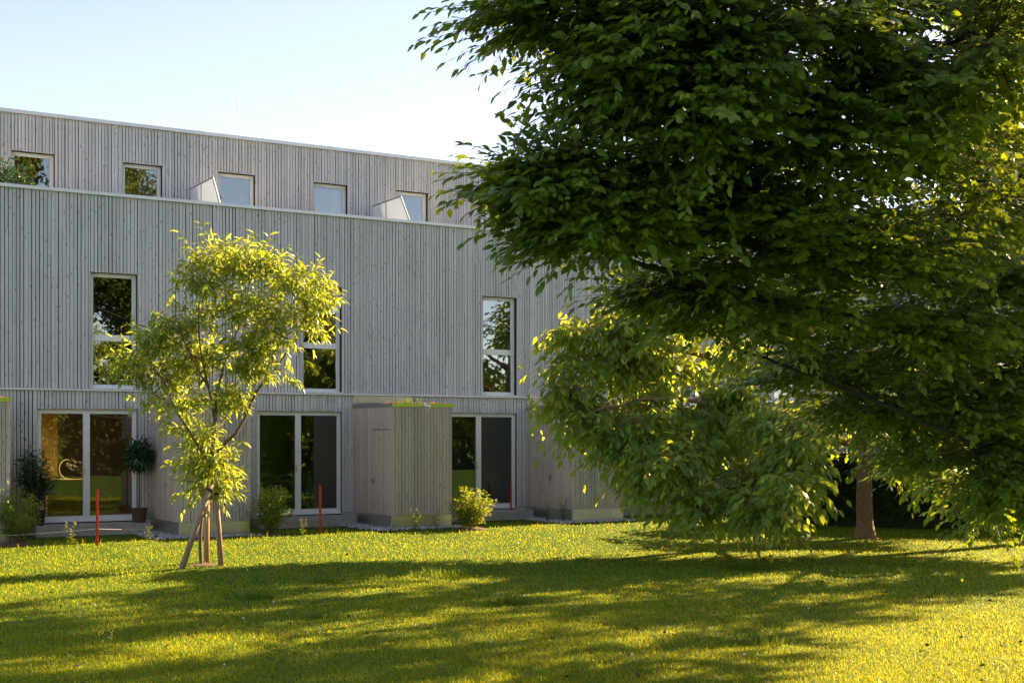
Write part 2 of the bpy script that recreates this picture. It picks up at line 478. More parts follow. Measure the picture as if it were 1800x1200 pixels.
def wall(mb, x0, x1, z0, z1, holes, y0, y1):
    x = x0
    for a, b, c, d in sorted(holes):
        if a > x: mb.box(x, a, y0, y1, z0, z1)
        if d < z1: mb.box(a, b, y0, y1, d, z1)
        if c > z0: mb.box(a, b, y0, y1, z0, c)
        x = b
    if x < x1: mb.box(x, x1, y0, y1, z0, z1)

mb = MB()
wall(mb, T0, T1, 0.0, Z_LEDGE - 0.02, low_open, 0.035, 0.28)
wall(mb, T0, T1, Z_LEDGE - 0.02, 7.02, mid_open, 0.035, 0.28)
mb.build('wall_core', M['backing'], building)
mb = MB()
wall(mb, T0, T1, 6.2, 9.02, top_open, SET + 0.035, SET + 0.28)
mb.build('upper_wall_core', M['backing'], building)
# slabs, party walls and back wall
mb = MB()
mb.box(T0, T1, 0.285, 9.0, 0.20, 0.39)
mb.box(T0 + .01, T1 - .01, 0.285, 9.0, 2.95, 3.06)
for k in range(-2, 8):
    x = WR0 + MOD * k + 0.95
    if T0 + .3 < x < T1 - .3:
        mb.box(x - .1, x + .1, 0.29, 8.9, 0.39, 2.95); mb.box(x - .1, x + .1, 0.29, 8.9, 3.06, 6.0)
        mb.box(x - .1, x + .1, SET + .29, 8.9, 6.2, 8.9)
mb.box(T0, T1, 5.6, 5.8, 0.39, 2.94); mb.box(T0, T1, 4.6, 4.8, 3.07, 6.0)
mb.build('interior_wall', M['plaster'], building)
mb = MB()
mb.box(T0, T1, 0.285, 9.0, 6.0, 6.19)
mb.box(T0, T1, SET + 0.02, 9.0, 8.92, 9.03)
mb.build('roof_deck', M['roofing'], building)
mb = MB()
mb.box(T0, T1, 9.01, 9.2, 0.0, 9.03); mb.box(T0 - .2, T0 - .01, 0.03, 9.2, 0.0, 6.9); mb.box(T1 + .01, T1 + .2, 0.03, 9.2, 0.0, 6.9)
mb.box(T0 - .2, T0 - .01, SET + .04, 9.2, 6.9, 9.02); mb.box(T1 + .01, T1 + .2, SET + .04, 9.2, 6.9, 9.02)
mb.build('end_wall', M['wood'], building)
# sheet metal: parapet coping, roof coping, storey ledge, plinth
MB().box(T0 - .2, T1 + .2, -0.055, 0.34, 7.025, 7.088).build('parapet_coping', M['coping'], building)
MB().box(T0 - .2, T1 + .2, SET - 0.06, SET + 0.36, 9.035, 9.112).build('roof_coping', M['coping'], building)
MB().box(T0 - .2, T1 + .2, -0.065, 0.03, 3.052, 3.082).build('storey_ledge', M['coping'], building)
x = T0
for a, b, c, d in low_open + [(T1, T1, 0, 0)]:
    MB().box(x, a, 0.004, 0.034, 0.0, 0.42).build('plinth', M['steel'], building); x = b

# boards
n_single = 0
loose = MB()
mesh_cache = {}
def board(x0, x1, z0, z1, y, single):
    global n_single
    w = x1 - x0
    gap = random.choice((0.008, 0.012, 0.014, 0.017, 0.020))
    dy = random.uniform(-0.004, 0.004)
    if single and n_single < 300:
        key = (round(w - gap, 4), round(z1 - z0, 3))
        if key not in mesh_cache:
            mesh_cache[key] = MB().box(0, w - gap, 0, 0.024, 0, z1 - z0).mesh('plank', M['wood'])
        o = link('plank', mesh_cache[key], building, (x0, y + dy, z0))
        o.rotation_euler = (0, random.uniform(-0.0007, 0.0007), 0)
        n_single += 1
    else:
        loose.box(x0, x1 - gap, y + dy, y + dy + 0.024, z0, z1)

def clad(z0, z1, holes, y, single_from, single_to, x_from=T0, x_to=T1, joints=0.25):
    x = x_from
    cuts = sorted(set([v for h in holes for v in h[:2]] + [x_to]))
    while x < x_to - 1e-4:
        w = PITCH * random.choice((0.94, 1.0, 1.0, 1.05))
        nxt = min([c for c in cuts if c > x + 1e-4])
        rem = nxt - x
        if rem < w * 1.5: w = rem
        xm = x + w / 2
        single = single_from < xm < single_to
        seg = [(z0, z1)]
        for a, b, c, d in holes:
            if a < xm < b:
                seg = ([(z0, c)] if c > z0 + .02 else []) + ([(d, z1)] if d < z1 - .02 else [])
        for s0, s1 in seg:
            if s1 - s0 > 3 and random.random() < joints:
                zj = s0 + (s1 - s0) * random.choice((0.22, 0.35, 0.5, 0.68, 0.8))
                board(x, x + w, s0, zj - 0.0015, y, False); board(x, x + w, zj + 0.0015, s1, y, False)
            else:
                board(x, x + w, s0, s1, y, single)
        x += w
clad(3.084, 7.024, mid_open, 0.0, -6.6, 9.2)
clad(0.43, 3.050, low_open, 0.0, -6.6, 9.0)
clad(6.22, 9.034, top_open, SET, 0, 0)
tag(loose.build('plank_cladding', M['wood'], building), kind='stuff')

# windows and glass doors
def frame_mb(mb, x0, x1, z0, z1, y0, y1, w, mull_z=None, mull_x=None, mw=0.06, wt=None, wb=None):
    wt = wt or w; wb = wb or w
    mb.box(x0, x0 + w, y0, y1, z0, z1); mb.box(x1 - w, x1, y0, y1, z0, z1)
    mb.box(x0 + w, x1 - w, y0, y1, z0, z0 + wb); mb.box(x0 + w, x1 - w, y0, y1, z1 - wt, z1)
    if mull_z is not None: mb.box(x0 + w, x1 - w, y0 - .003, y1, mull_z - mw, mull_z + mw)
    if mull_x is not None: mb.box(mull_x - mw, mull_x + mw, y0 - .003, y1, z0 + wb, z1 - wt)

def reveal(parent, w, h, depth, sill=True):
    mb = MB()
    mb.box(-0.022, -0.002, 0.001, depth, 0, h + .02); mb.box(w + .002, w + .022, 0.001, depth, 0, h + .02)
    mb.box(-0.002, w + .002, 0.001, depth, h, h + .02)
    mb.build('reveal', M['reveal'], parent)
    if sill:
        MB().box(-0.002, w + .002, -0.05, depth, -0.012, 0.012).build('sill', M['coping'], parent)

def tall_window(a, b, c, d):
    w, h = b - a, d - c
    p = empty('window', (a, 0, c)); p.parent = building
    zm = 4.145 - c
    mb = MB(); frame_mb(mb, 0.004, w - .004, 0.014, h - .004, 0.135, 0.20, 0.075, mull_z=zm, mw=0.065)
    mb.build('frame', M['white'], p)
    MB().box(.08, w - .08, .165, .175, .09, zm - .066).build('pane', M['glass'], p)
    MB().box(.08, w - .08, .165, .175, zm + .066, h - .08).build('pane', M['glass'], p)
    reveal(p, w, h, 0.21)
    return p
def top_window(a, b, c, d):
    w, h = b - a, d - c
    p = empty('window', (a, SET, c)); p.parent = building
    mb = MB(); frame_mb(mb, 0.004, w - .004, 0.014, h - .004, 0.135, 0.20, 0.078)
    mb.build('frame', M['white'], p)
    MB().box(.08, w - .08, .165, .175, .093, h - .083).build('pane', M['glass'], p)
    reveal(p, w, h, 0.21)
def glass_door(a, b, c, d):
    w, h = b - a, d - c
    p = empty('glass_door', (a, 0, c)); p.parent = building
    mb = MB(); frame_mb(mb, 0.004, w - .004, 0.006, h - .004, 0.085, 0.15, 0.085, mull_x=w * .5 - .02, mw=0.066, wb=0.12)
    mb.box(0.004, w - .004, 0.02, 0.085, 0.006, 0.03)
    mb.build('frame', M['white'], p)
    xm = w * .5 - .02
    MB().box(.09, xm - .067, .115, .125, .125, h - .09).build('pane', M['glass_door'], p)
    MB().box(xm + .067, w - .09, .115, .125, .125, h - .09).build('pane', M['glass_door'], p)
    mb = MB(); mb.box(xm - .062, xm - .035, .070, .083, .95, 1.10); mb.box(xm - .055, xm - .042, .045, .07, 1.0, 1.03)
    mb.build('handle', M['steel_small'], p)
    reveal(p, w, h, 0.16, False)
for o in mid_open: tall_window(*o)
for o in top_open: top_window(*o)
for o in low_open: glass_door(*o)

# terrace screens between the roof terraces
for t in (-1.685 - 4.555, -1.685, 2.87, 2.87 + 4.555, 2.87 + 9.11):
    p = empty('terrace_screen', (t, 0, 6.2)); p.parent = building
    y0, y1, zt, yk = 0.36, SET - .01, 7.80 - 6.2, 0.84
    za = 0.93
    def plate(mb, poly, x0, x1):
        n = len(poly)
        mb.add([(x0, y, z) for y, z in poly] + [(x1, y, z) for y, z in poly],
               [tuple(range(n))[::-1], tuple(range(n, 2 * n))] + [(i, (i + 1) % n, n + (i + 1) % n, n + i) for i in range(n)])
    ym = 1.62
    def kz(y): return za + (zt - za) * min(1, (y - y0) / (yk - y0))
    mb = MB(); plate(mb, [(y0 + .02, 0), (ym - .015, 0), (ym - .015, zt - .03), (yk, zt - .03), (y0 + .02, za)], -.012, .012)
    mb.build('panel', M['screen'], p)
    mb = MB(); plate(mb, [(ym + .015, 0), (y1 - .02, 0), (y1 - .02, zt - .03), (ym + .015, zt - .03)], -.012, .012)
    mb.build('panel', M['screen'], p)
    mb = MB()
    mb.tube([(0, y0, 0), (0, y0, za), (0, yk, zt - .015), (0, y1, zt - .015)], .022, 4)
    mb.box(-.02, .02, ym - .014, ym + .014, 0, zt - .03)
    mb.build('frame', M['greymetal'], p)
# lightning rod
MB().tube([(0.12, SET + 2, 9.03), (0.12, SET + 2, 10.49)], .016, 6).build('lightning_rod', M['coping'], building)

# concrete steps in front of the glass doors
for k, (a, b, c, d) in enumerate(low_open):
    MB().box(a - .15, b + .08, -0.62, -0.002, 0.05, 0.385).build('door_step', M['concrete'], building)

# ------------------------------------------------------------------ sheds
def make_shed(label):
    s = empty('garden_shed', (0, 0, 0))
    W, D, zb, zt = 1.435, 2.05, 0.452, 2.762
    mb = MB()
    mb.box(.03, W - .03, -D + .03, -.004, zb, zt - .01)
    mb.build('wall_core', M['backing'], s)
    n = 19; w = W / n
    fm = [MB().box(0, w - gp, 0, .024, 0, zt - zb).mesh('plank', M['wood_shed']) for gp in (.008, .011, .014)]
    for i in range(n):
        o = link('plank', random.choice(fm), s, (i * w, -D + random.uniform(-.003, .003), zb))
    n = 28; w = (D - .03) / n
    # left side: boards with a door that lies flush in them
    d0, d1, dz = -1.92, -1.02, 2.27
    for i in range(n):
        y = -D + .03 + i * w
        door = d0 < y + w / 2 < d1
        gp = .0035
        if door:
            link('plank', side_mesh('lo', w - gp, dz - zb), s, (random.uniform(-.002, .002) - .001, y, zb))
            link('plank', side_mesh('hi', w - gp, zt - dz - .014), s, (random.uniform(-.002, .002), y, dz + .014))
        else:
            link('plank', side_mesh('full', w - gp, zt - zb), s, (random.uniform(-.002, .002), y, zb))
    n2 = 27; w2 = (D - .03) / n2
    for i in range(n2):
        link('plank', side_mesh('full2', w2 - .006, zt - zb), s, (W - .024 + random.uniform(-.002, .002), -D + .03 + i * w2, zb))
    mb = MB(); mb.box(-.045, -.003, -1.10, -1.07, 1.17, 1.20); mb.box(-.055, -.045, -1.20, -1.07, 1.175, 1.195); mb.box(-.006, -.0025, -1.115, -1.055, 1.08, 1.24)
    mb.build('door_handle', M['steel_small'], s)
    # plinth of sheet steel
    mb = MB(); mb.box(.012, W - .012, -D + .012, -D + .03, .02, zb - .003); mb.box(.012, .029, -D + .03, -.004, .02, zb - .003); mb.box(W - .03, W - .012, -D + .03, -.004, .02, zb - .003)
    mb.build('plinth', M['steel'], s)
    MB().box(.004, .012, -D + .05, -D + .056, .10, .62).build('flashing_edge', M['coping'], s)
    # flat roof with metal edge and sedum
    # the folded front edge leans forward at the top
    MB().add([(-.015, -D - .010, zt - .004), (W + .03, -D - .010, zt - .004), (W + .03, -D - .004, zt - .004), (-.015, -D - .004, zt - .004), (-.015, -D - .046, zt + .078), (W + .03, -D - .046, zt + .078), (W + .03, -D - .004, zt + .078), (-.015, -D - .004, zt + .078)],
             [(0, 3, 2, 1), (4, 5, 6, 7), (0, 1, 5, 4), (1, 2, 6, 5), (2, 3, 7, 6), (3, 0, 4, 7)]).build('front_fascia', M['fascia'], s)
    mb = MB(); mb.box(-.018, -.003, -D - .003, -.012, zt - .002, zt + .075); mb.box(W + .004, W + .022, -D - .003, -.012, zt - .002, zt + .075)
    mb.build('side_fascia', M['greymetal'], s)
    MB().box(-.002, W + .003, -D - .003, -.012, zt + .001, zt + .05).build('roof_slab', M['roofing'], s)
    MB().box(0, W + .02, -.028, -.008, zt + .12, 3.044).build('wall_flashing', M['steel'], s)
    r = np.random.default_rng(11)
    n = 420
    P = np.stack([r.random(n) * W, -D + .03 + r.random(n) * (D - .06), np.full(n, zt + .05)], 1)
    h = .02 + .05 * r.random(n)
    az = r.random(n) * 6.28
    e1 = np.stack([np.cos(az), np.sin(az), 0 * az], 1) * (.02 + .02 * r.random(n))[:, None]; e2 = np.stack([-e1[:, 1], e1[:, 0], 0 * az], 1)
    V = np.stack([P + e1, P - .5 * e1 + .87 * e2, P - .5 * e1 - .87 * e2, P + UP * h[:, None] + e1 * .3], 1).reshape(-1, 3)
    i = np.arange(n)[:, None] * 4
    o = link('roof_planting', np_mesh('roof_planting', V, [np.concatenate([i + np.array([[0, 1, 3]]), i + np.array([[1, 2, 3]]), i + np.array([[2, 0, 3]])])], M['sedum']), s)
    tag(o, kind='stuff')
    o = sprigs('roof_grass', [(1.0 + .5 * r.random() - .6, -D + .2 + .5 * r.random(), zt + .05) for _ in range(16)], .16, M['grass_dark'], s)
    return s
_side = {}
def side_mesh(key, w, h):
    k = (key, round(w, 4), round(h, 3))
    if k not in _side: _side[k] = MB().box(0, .024, 0, w, 0, h).mesh('plank', M['wood_shed'])
    return _side[k]
def sprigs(name, pts, h, mat, parent):
    mb = MB()
    for p in pts:
        for q in range(4):
            a = random.uniform(0, 6.28); l = random.uniform(.5, 1.1) * h
            dx, dy = math.cos(a) * l * .4, math.sin(a) * l * .4
            mb.add([(p[0] - .003, p[1], p[2]), (p[0] + .003, p[1], p[2]), (p[0] + dx * .5, p[1] + dy * .5, p[2] + l * .7), (p[0] + dx, p[1] + dy, p[2] + l)], [(0, 1, 2), (1, 3, 2)])
    o = mb.build(name, mat, parent)
    return tag(o, kind='stuff')

shed0 = make_shed('')
shed_labels = ['grey board garden shed cut off by the left picture edge', 'grey board garden shed directly behind the staked young tree',
               'grey board garden shed with a drain spout between two glass doors', 'grey board garden shed half hidden behind the hanging walnut leaves',
               'grey board garden shed deep behind the walnut crown, barely seen']
for i, k in enumerate((-2, -1, 0, 1, 2)):
    s = shed0 if i == 0 else copy_tree(shed0)
    s.location = to_world(1.265 + MOD * k, 0, 0); s.rotation_euler = (0, 0, FACADE)
    tag(s, shed_labels[i], 'shed', 'garden sheds along the facade')
    if k == 0:
        MB().tube([(.70, -2.02, 2.80), (.73, -2.12, 2.79), (.80, -2.22, 2.765)], [.03, .03, .033], 10).build('drain_spout', M['steel_small'], s)

# ------------------------------------------------------------------ rooms behind the glass
def at_f(name, t, dep, z, label, cat, rz=0.0):
    e = empty(name, to_world(t, dep, z), FACADE + rz)
    return tag(e, label, cat)
c = at_f('cabinet', -4.75, 1.6, 0.392, 'low warm wood cabinet behind the left pane of the leftmost glass door', 'cabinet')
mb = MB(); mb.box(-.45, .45, -.2, .2, .06, .09); mb.box(-.45, -.42, -.2, .2, .09, .80); mb.box(.42, .45, -.2, .2, .09, .80); mb.box(-.42, .42, .18, .2, .09, .80); mb.box(-.42, .42, -.19, .18, .42, .45)
mb.build('carcass', M['warm_wood'], c)
MB().box(-.47, .47, -.22, .22, .80, .83).build('top', M['warm_wood'], c)
for sx in (-.4, .36): MB().box(sx, sx + .04, -.16, .16, 0, .06).build('leg', M['warm_wood'], c)
l = at_f('arc_lamp', -4.62, 1.58, 1.222, 'glowing arc shaped lamp on the cabinet behind the leftmost glass door', 'lamp')
pts = [(.16 * math.cos(a), 0, .22 + .20 * math.sin(a)) for a in np.linspace(math.radians(75), math.radians(275), 16)]
MB().tube(pts, .008, 6).build('arc', M['lamp'], l)
MB().box(-.20, .12, -.04, .04, 0, .010).build('base', M['lamp'], l)
ld = bpy.data.lights.new('arc_lamp_light', 'POINT'); ld.energy = 5.0; ld.color = (1.0, 0.58, 0.22); ld.shadow_soft_size = .12
lo_ = bpy.data.objects.new('arc_lamp_light', ld); COL.objects.link(lo_); lo_.parent = l; lo_.location = (.1, -.05, .3)
w = at_f('wood_wardrobe', -5.15, 2.9, 0.392, 'tall warm wood wardrobe standing inside the leftmost glass door', 'wardrobe')
MB().box(-.55, .55, -.3, .3, 0, 2.35).build('carcass', M['warm_wood'], w)
for sx in (-.54, .005): MB().box(sx, sx + .535, -.32, -.302, .05, 2.3).build('door', M['warm_wood'], w)
t = at_f('table', -.15, 1.5, 0.392, 'light wooden table inside the middle glass door', 'table')
MB().box(-.6, .6, -.4, .4, .70, .735).build('table_top', M['table_wood'], t)
for sx in (-.5, .5):
    for sy in (-.3, .3): MB().tube([(sx * 1.08, sy * 1.1, 0), (sx * .95, sy, .70)], [.02, .03], 8).build('leg', M['table_wood'], t)
ch = at_f('desk_chair', -.55, 2.15, 0.392, 'dark chair behind the table inside the middle glass door', 'chair', 2.6)
MB().box(-.24, .24, -.24, .24, .44, .50).build('seat', M['dark_fabric'], ch)
mb = MB(); mb.add([(-.22, .22, .52), (.22, .22, .52), (.20, .34, 1.0), (-.20, .34, 1.0), (-.22, .27, .52), (.22, .27, .52), (.20, .39, 1.0), (-.20, .39, 1.0)], [(0, 1, 2, 3), (7, 6, 5, 4), (0, 4, 5, 1), (1, 5, 6, 2), (2, 6, 7, 3), (3, 7, 4, 0)])
mb.build('backrest', M['dark_fabric'], ch)
for sx in (-.2, .2):
    for sy in (-.2, .2): MB().tube([(sx * 1.1, sy * 1.1, 0), (sx, sy, .44)], .015, 6).build('leg', M['steel_small'], ch)
cb = at_f('teal_sideboard', .45, 2.5, 0.392, 'pale teal sideboard inside the middle glass door', 'sideboard')
MB().box(-.8, .8, -.22, .22, .08, .85).build('carcass', M['teal'], cb)
for sx in (-.79, -.262, .266): MB().box(sx, sx + .52, -.238, -.222, .1, .83).build('door', M['teal'], cb)
for sx in (-.7, .66): MB().box(sx, sx + .04, -.18, .18, 0, .08).build('leg', M['dark_fabric'], cb)

# ------------------------------------------------------------------ foliage machinery
LEAF = {   # along, across, up; faces of one leaf
    'ovate': (np.array([(0, 0, 0), (.30, .5, .03), (.30, 0, -.05), (.30, -.5, .03), (.68, .38, .0), (.68, 0, -.07), (.68, -.38, .0), (1, 0, -.10)]),
              [np.array([(0, 2, 1), (0, 3, 2), (4, 5, 7), (5, 6, 7)]), np.array([(1, 2, 5, 4), (2, 3, 6, 5)])]),
    'lance': (np.array([(0, 0, 0), (.25, .5, .04), (.25, 0, .02), (.25, -.5, .04), (.62, .42, -.02), (.62, 0, -.06), (.62, -.42, -.02), (1, 0, -.24)]),
              [np.array([(0, 2, 1), (0, 3, 2), (4, 5, 7), (5, 6, 7)]), np.array([(1, 2, 5, 4), (2, 3, 6, 5)])]),
    'hex': (np.array([(0, 0, 0), (.30, .48, .04), (.30, -.48, .04), (.68, .38, .0), (.68, -.38, .0), (1, 0, -.10)]), [np.array([(0, 2, 1), (3, 4, 5)]), np.array([(1, 2, 4, 3)])]),
    'simple': (np.array([(0, 0, 0), (.45, .5, .05), (1, 0, -.06), (.45, -.5, .05)]), [np.array([(0, 3, 1), (1, 3, 2)])]),
}
def norm(a):
    return a / (np.linalg.norm(a, axis=-1, keepdims=True) + 1e-9)

def leaf_geometry(kind, P, A, Nn, L, W):
    """vertices and faces for leaves at P along A with normal Nn"""
    tv, tf = LEAF[kind]
    A = norm(A); S = norm(np.cross(Nn, A)); Nn = np.cross(A, S)
    V = P[:, None, :] + A[:, None, :] * (L[:, None] * tv[None, :, 0])[..., None] + S[:, None, :] * (W[:, None] * tv[None, :, 1])[..., None] + Nn[:, None, :] * (L[:, None] * tv[None, :, 2])[..., None]
    nv = len(tv)
    base = (np.arange(len(P)) * nv)[:, None, None]
    faces = [(base + f[None]).reshape(-1, f.shape[1]) for f in tf]
    return V.reshape(-1, 3), faces

def twig_tubes(S, E, r0, r1):
    """three sided tapering sticks, vectorised"""
    D = norm(E - S)
    ref = np.where(np.abs(D[:, 2:3]) < .9, np.array([[0, 0, 1.0]]), np.array([[1.0, 0, 0]]))
    u = norm(np.cross(D, ref)); w = np.cross(D, u)
    V = []
    for P, r in ((S, r0), (E, r1)):
        for k in range(3):
            a = 2 * math.pi * k / 3
            V.append(P + (math.cos(a) * u + math.sin(a) * w) * np.reshape(r, (-1, 1)))
    V = np.stack(V, 1).reshape(-1, 3)
    b = np.arange(len(S))[:, None] * 6
    return V, np.concatenate([b + np.array([[k, (k + 1) % 3, 3 + (k + 1) % 3, 3 + k]]) for k in range(3)])

def curve(p0, p1, lift, n=5, jit=0.0, rng=RNG):
    p0, p1 = np.array(p0, float), np.array(p1, float)
    mid = (p0 + p1) / 2 + UP * lift + rng.normal(0, 1, 3) * jit
    return [(1 - s) ** 2 * p0 + 2 * s * (1 - s) * mid + s * s * p1 for s in np.linspace(0, 1, n)]

def spline(pts, n=6):
    pts = [np.array(p, float) for p in pts]
    out = []
    for i in range(len(pts) - 1):
        a = pts[max(i - 1, 0)]; b = pts[i]; c = pts[i + 1]; d = pts[min(i + 2, len(pts) - 1)]
        for s in np.linspace(0, 1, n, endpoint=False):
            out.append(.5 * ((2 * b) + (c - a) * s + (2 * a - 5 * b + 4 * c - d) * s * s + (3 * b - a - 3 * c + d) * s ** 3))
    out.append(pts[-1])
    return out

def build_tree(name, label, base, trunk, limbs, lobes, spec, seed, group=None, singles=300):
    """trunk: points with radius; limbs: (points, r0, r1); lobes: (centre, radii, clusters)"""
    r = np.random.default_rng(seed)
    base = np.array(base, float)
    root = empty(name, base)
    tag(root, label, 'tree', group)
    tm = MB()
    tp = spline([p[:3] for p in trunk], 5)
    tr = np.interp(np.linspace(0, 1, len(tp)), np.linspace(0, 1, len(trunk)), [p[3] for p in trunk])
    tm.tube([p - base for p in tp], tr, 14)
    skel = [(p, rr) for p, rr in zip(tp, tr)][len(tp) // 3:]
    bm = MB()
    for pts, r0, r1 in limbs:
        sp = spline(pts, 6)
        sp = [sp[0]] + [p + r.normal(0, .16 * r0, 3) for p in sp[1:]]
        rr = np.linspace(r0, r1, len(sp))
        bm.tube([p - base for p in sp], rr, 8)
        skel += list(zip(sp, rr))
    SK = np.array([p for p, _ in skel])
    for c, rad, ncl in lobes:      # a bough into each lobe
        c = np.array(c, float)
        d = np.linalg.norm(SK - c, axis=1) + 0.6 * np.maximum(0, SK[:, 2] - c[2])
        p = SK[int(np.argmin(d))]
        L = np.linalg.norm(c - p)
        if L > .35:
            sp = curve(p, c, .12 * L * spec.get('arch', 1), 7, .05 * L, r)
            bm.tube([q - base for q in sp], np.linspace(.012 + .011 * L, .008, len(sp)), 6)
            SK = np.concatenate([SK, np.array(sp[2:])])
    bS, bE, bR0, bR1 = [], [], [], []
    tS, tD, tL = [], [], []
    for c, rad, ncl in lobes:
        c = np.array(c, float); rad = np.array(rad, float)
        dirs = norm(r.normal(0, 1, (ncl, 3)))
        rr = r.random(ncl) ** (1 / 2.4)
        pts = c + dirs * rr[:, None] * rad
        zlim = spec.get('zmin', 0.5)
        for q in pts:
            if q[2] < zlim: q[2] = zlim + r.random() * .3
            d = np.linalg.norm(SK - q, axis=1) + .5 * np.maximum(0, SK[:, 2] - q[2] - .2)
            p = SK[int(np.argmin(d))]
            L = np.linalg.norm(q - p)
            sp = curve(p, q, .10 * L * spec.get('arch', 1), 4, .06 * L, r)
            for a, b, k in zip(sp[:-1], sp[1:], range(3)):
                bS.append(a); bE.append(b); bR0.append((.004 + .005 * L) * (1 - k / 4)); bR1.append((.004 + .005 * L) * (1 - (k + 1) / 4))
            od = (q - p) / (L + 1e-6)
            od = od * np.array([1, 1, spec.get('flat', .45)]) + np.array([0, 0, spec.get('rise', .05)])
            for j in range(spec['twigs']):
                back = r.random() * .55
                s = q * (1 - back) + p * back if L < 1.5 else q - od * back * .6
                dd = norm(od + r.normal(0, 1, 3) * np.array([spec['spread'], spec['spread'], spec['spread'] * spec.get('flat', .45)]))
                tS.append(s + r.normal(0, .03, 3)); tD.append(dd); tL.append(spec['tlen'] * (.6 + .7 * r.random()))
    tS, tD, tL = np.array(tS), np.array(tD), np.array(tL)
    nl = spec['leaves']
    nt_ = len(tS)
    f = (np.arange(nl) + .6) / nl
    droop = spec['droop']
    P = tS[:, None, :] + tD[:, None, :] * (tL[:, None] * f)[..., None] - UP * (tL[:, None] * droop * f ** 2)[..., None]
    fl = spec.get('flat', .45)
    axis_d = norm(tD[:, None, :] - UP * (2 * droop * f)[None, :, None])
    side = norm(np.cross(axis_d, UP) + 1e-4)
    sgn = np.where(np.arange(nl) % 2 == 0, 1, -1)[None, :, None] * np.ones((nt_, nl, 1))
    if spec.get('whorl'):          # leaves all round the shoot
        ang = (np.arange(nl) * 2.4)[None, :] + r.random((nt_, 1)) * 6.28
        up2 = np.cross(side, axis_d)
        side = side * np.cos(ang)[..., None] + up2 * np.sin(ang)[..., None]
        sgn = np.ones((nt_, nl, 1))
    th = spec['angle'] * (1 - .55 * f)[None, :, None]
    A = axis_d * np.cos(th) + side * sgn * np.sin(th) + r.normal(0, .16, (nt_, nl, 3)) - UP * (spec['ldroop'] * (.5 + r.random((nt_, nl, 1))))
    outw = P - base
    outw = norm(outw * np.array([1, 1, 0]))
    Nn = UP + r.normal(0, spec.get('njit', .38), (nt_, nl, 3)) + outw * spec.get('outn', 0.0)
    L = spec['L'] * (.65 + .6 * r.random((nt_, nl))) * (1 - .15 * f)[None, :]
    P = P.reshape(-1, 3); A = norm(A.reshape(-1, 3)); Nn = Nn.reshape(-1, 3); L = L.ravel(); W = L * spec['W'] * (.85 + .3 * r.random(len(L)))
    keep = (r.random(len(L)) < spec.get('keep', .93)) & (P[:, 2] > .12)
    P, A, Nn, L, W = P[keep], A[keep], Nn[keep], L[keep], W[keep]
    P = P - base
    # the leaves that show largest stand alone
    wp = P + base
    score = L / np.maximum(wp[:, 1], 1)
    px = 900 + F * wp[:, 0] / np.maximum(wp[:, 1], .1); py = HORIZON - F * (wp[:, 2] - EYE) / np.maximum(wp[:, 1], .1)
    inside = (px > 5) & (px < 1795) & (py > 5) & (py < 1195)
    score = np.where(inside, score, 0)
    order = np.argsort(-score)[:singles] if singles else np.array([], int)
    rest = np.ones(len(L), bool); rest[order] = False
    V, fs = leaf_geometry(spec.get('mass', spec['kind']), P[rest], A[rest], Nn[rest], L[rest], W[rest])
    o = link('crown', np_mesh('crown', V, fs, spec['mat']), root)
    tag(o, kind='stuff')
    if singles:
        tv, tf = LEAF[spec['kind']]
        lv = tv * np.array([1, spec['W'], 1])
        lm = np_mesh('leaf', lv, tf, spec['mat'])
        for i in order:
            a = norm(A[i]); s = norm(np.cross(Nn[i], a)); n_ = np.cross(a, s)
            m = Matrix(((a[0] * L[i], s[0] * L[i], n_[0] * L[i], P[i][0]), (a[1] * L[i], s[1] * L[i], n_[1] * L[i], P[i][1]), (a[2] * L[i], s[2] * L[i], n_[2] * L[i], P[i][2]), (0, 0, 0, 1)))
            lo = link('leaf', lm, root); lo.matrix_local = m
    tm.build('trunk', spec['bark'], root, True)
    if bm.v: bm.build('limbs', spec['bark'], root, True)
    E = tS + tD * tL[:, None] - UP * (tL * droop)[:, None]
    Mid = tS + tD * (tL * .5)[:, None] - UP * (tL * droop * .25)[:, None]
    tw = spec.get('twig_r', .0028)
    S_all = np.concatenate([np.array(bS), tS, Mid]) - base
    E_all = np.concatenate([np.array(bE), Mid, E]) - base
    r0 = np.concatenate([np.array(bR0), np.full(nt_, tw), np.full(nt_, tw * .7)])
    r1 = np.concatenate([np.array(bR1), np.full(nt_, tw * .7), np.full(nt_, tw * .3)])
    V, fq = twig_tubes(S_all, E_all, r0, r1)
    tag(link('twigs', np_mesh('twigs', V, [fq], spec['bark']), root), kind='stuff')
    return root

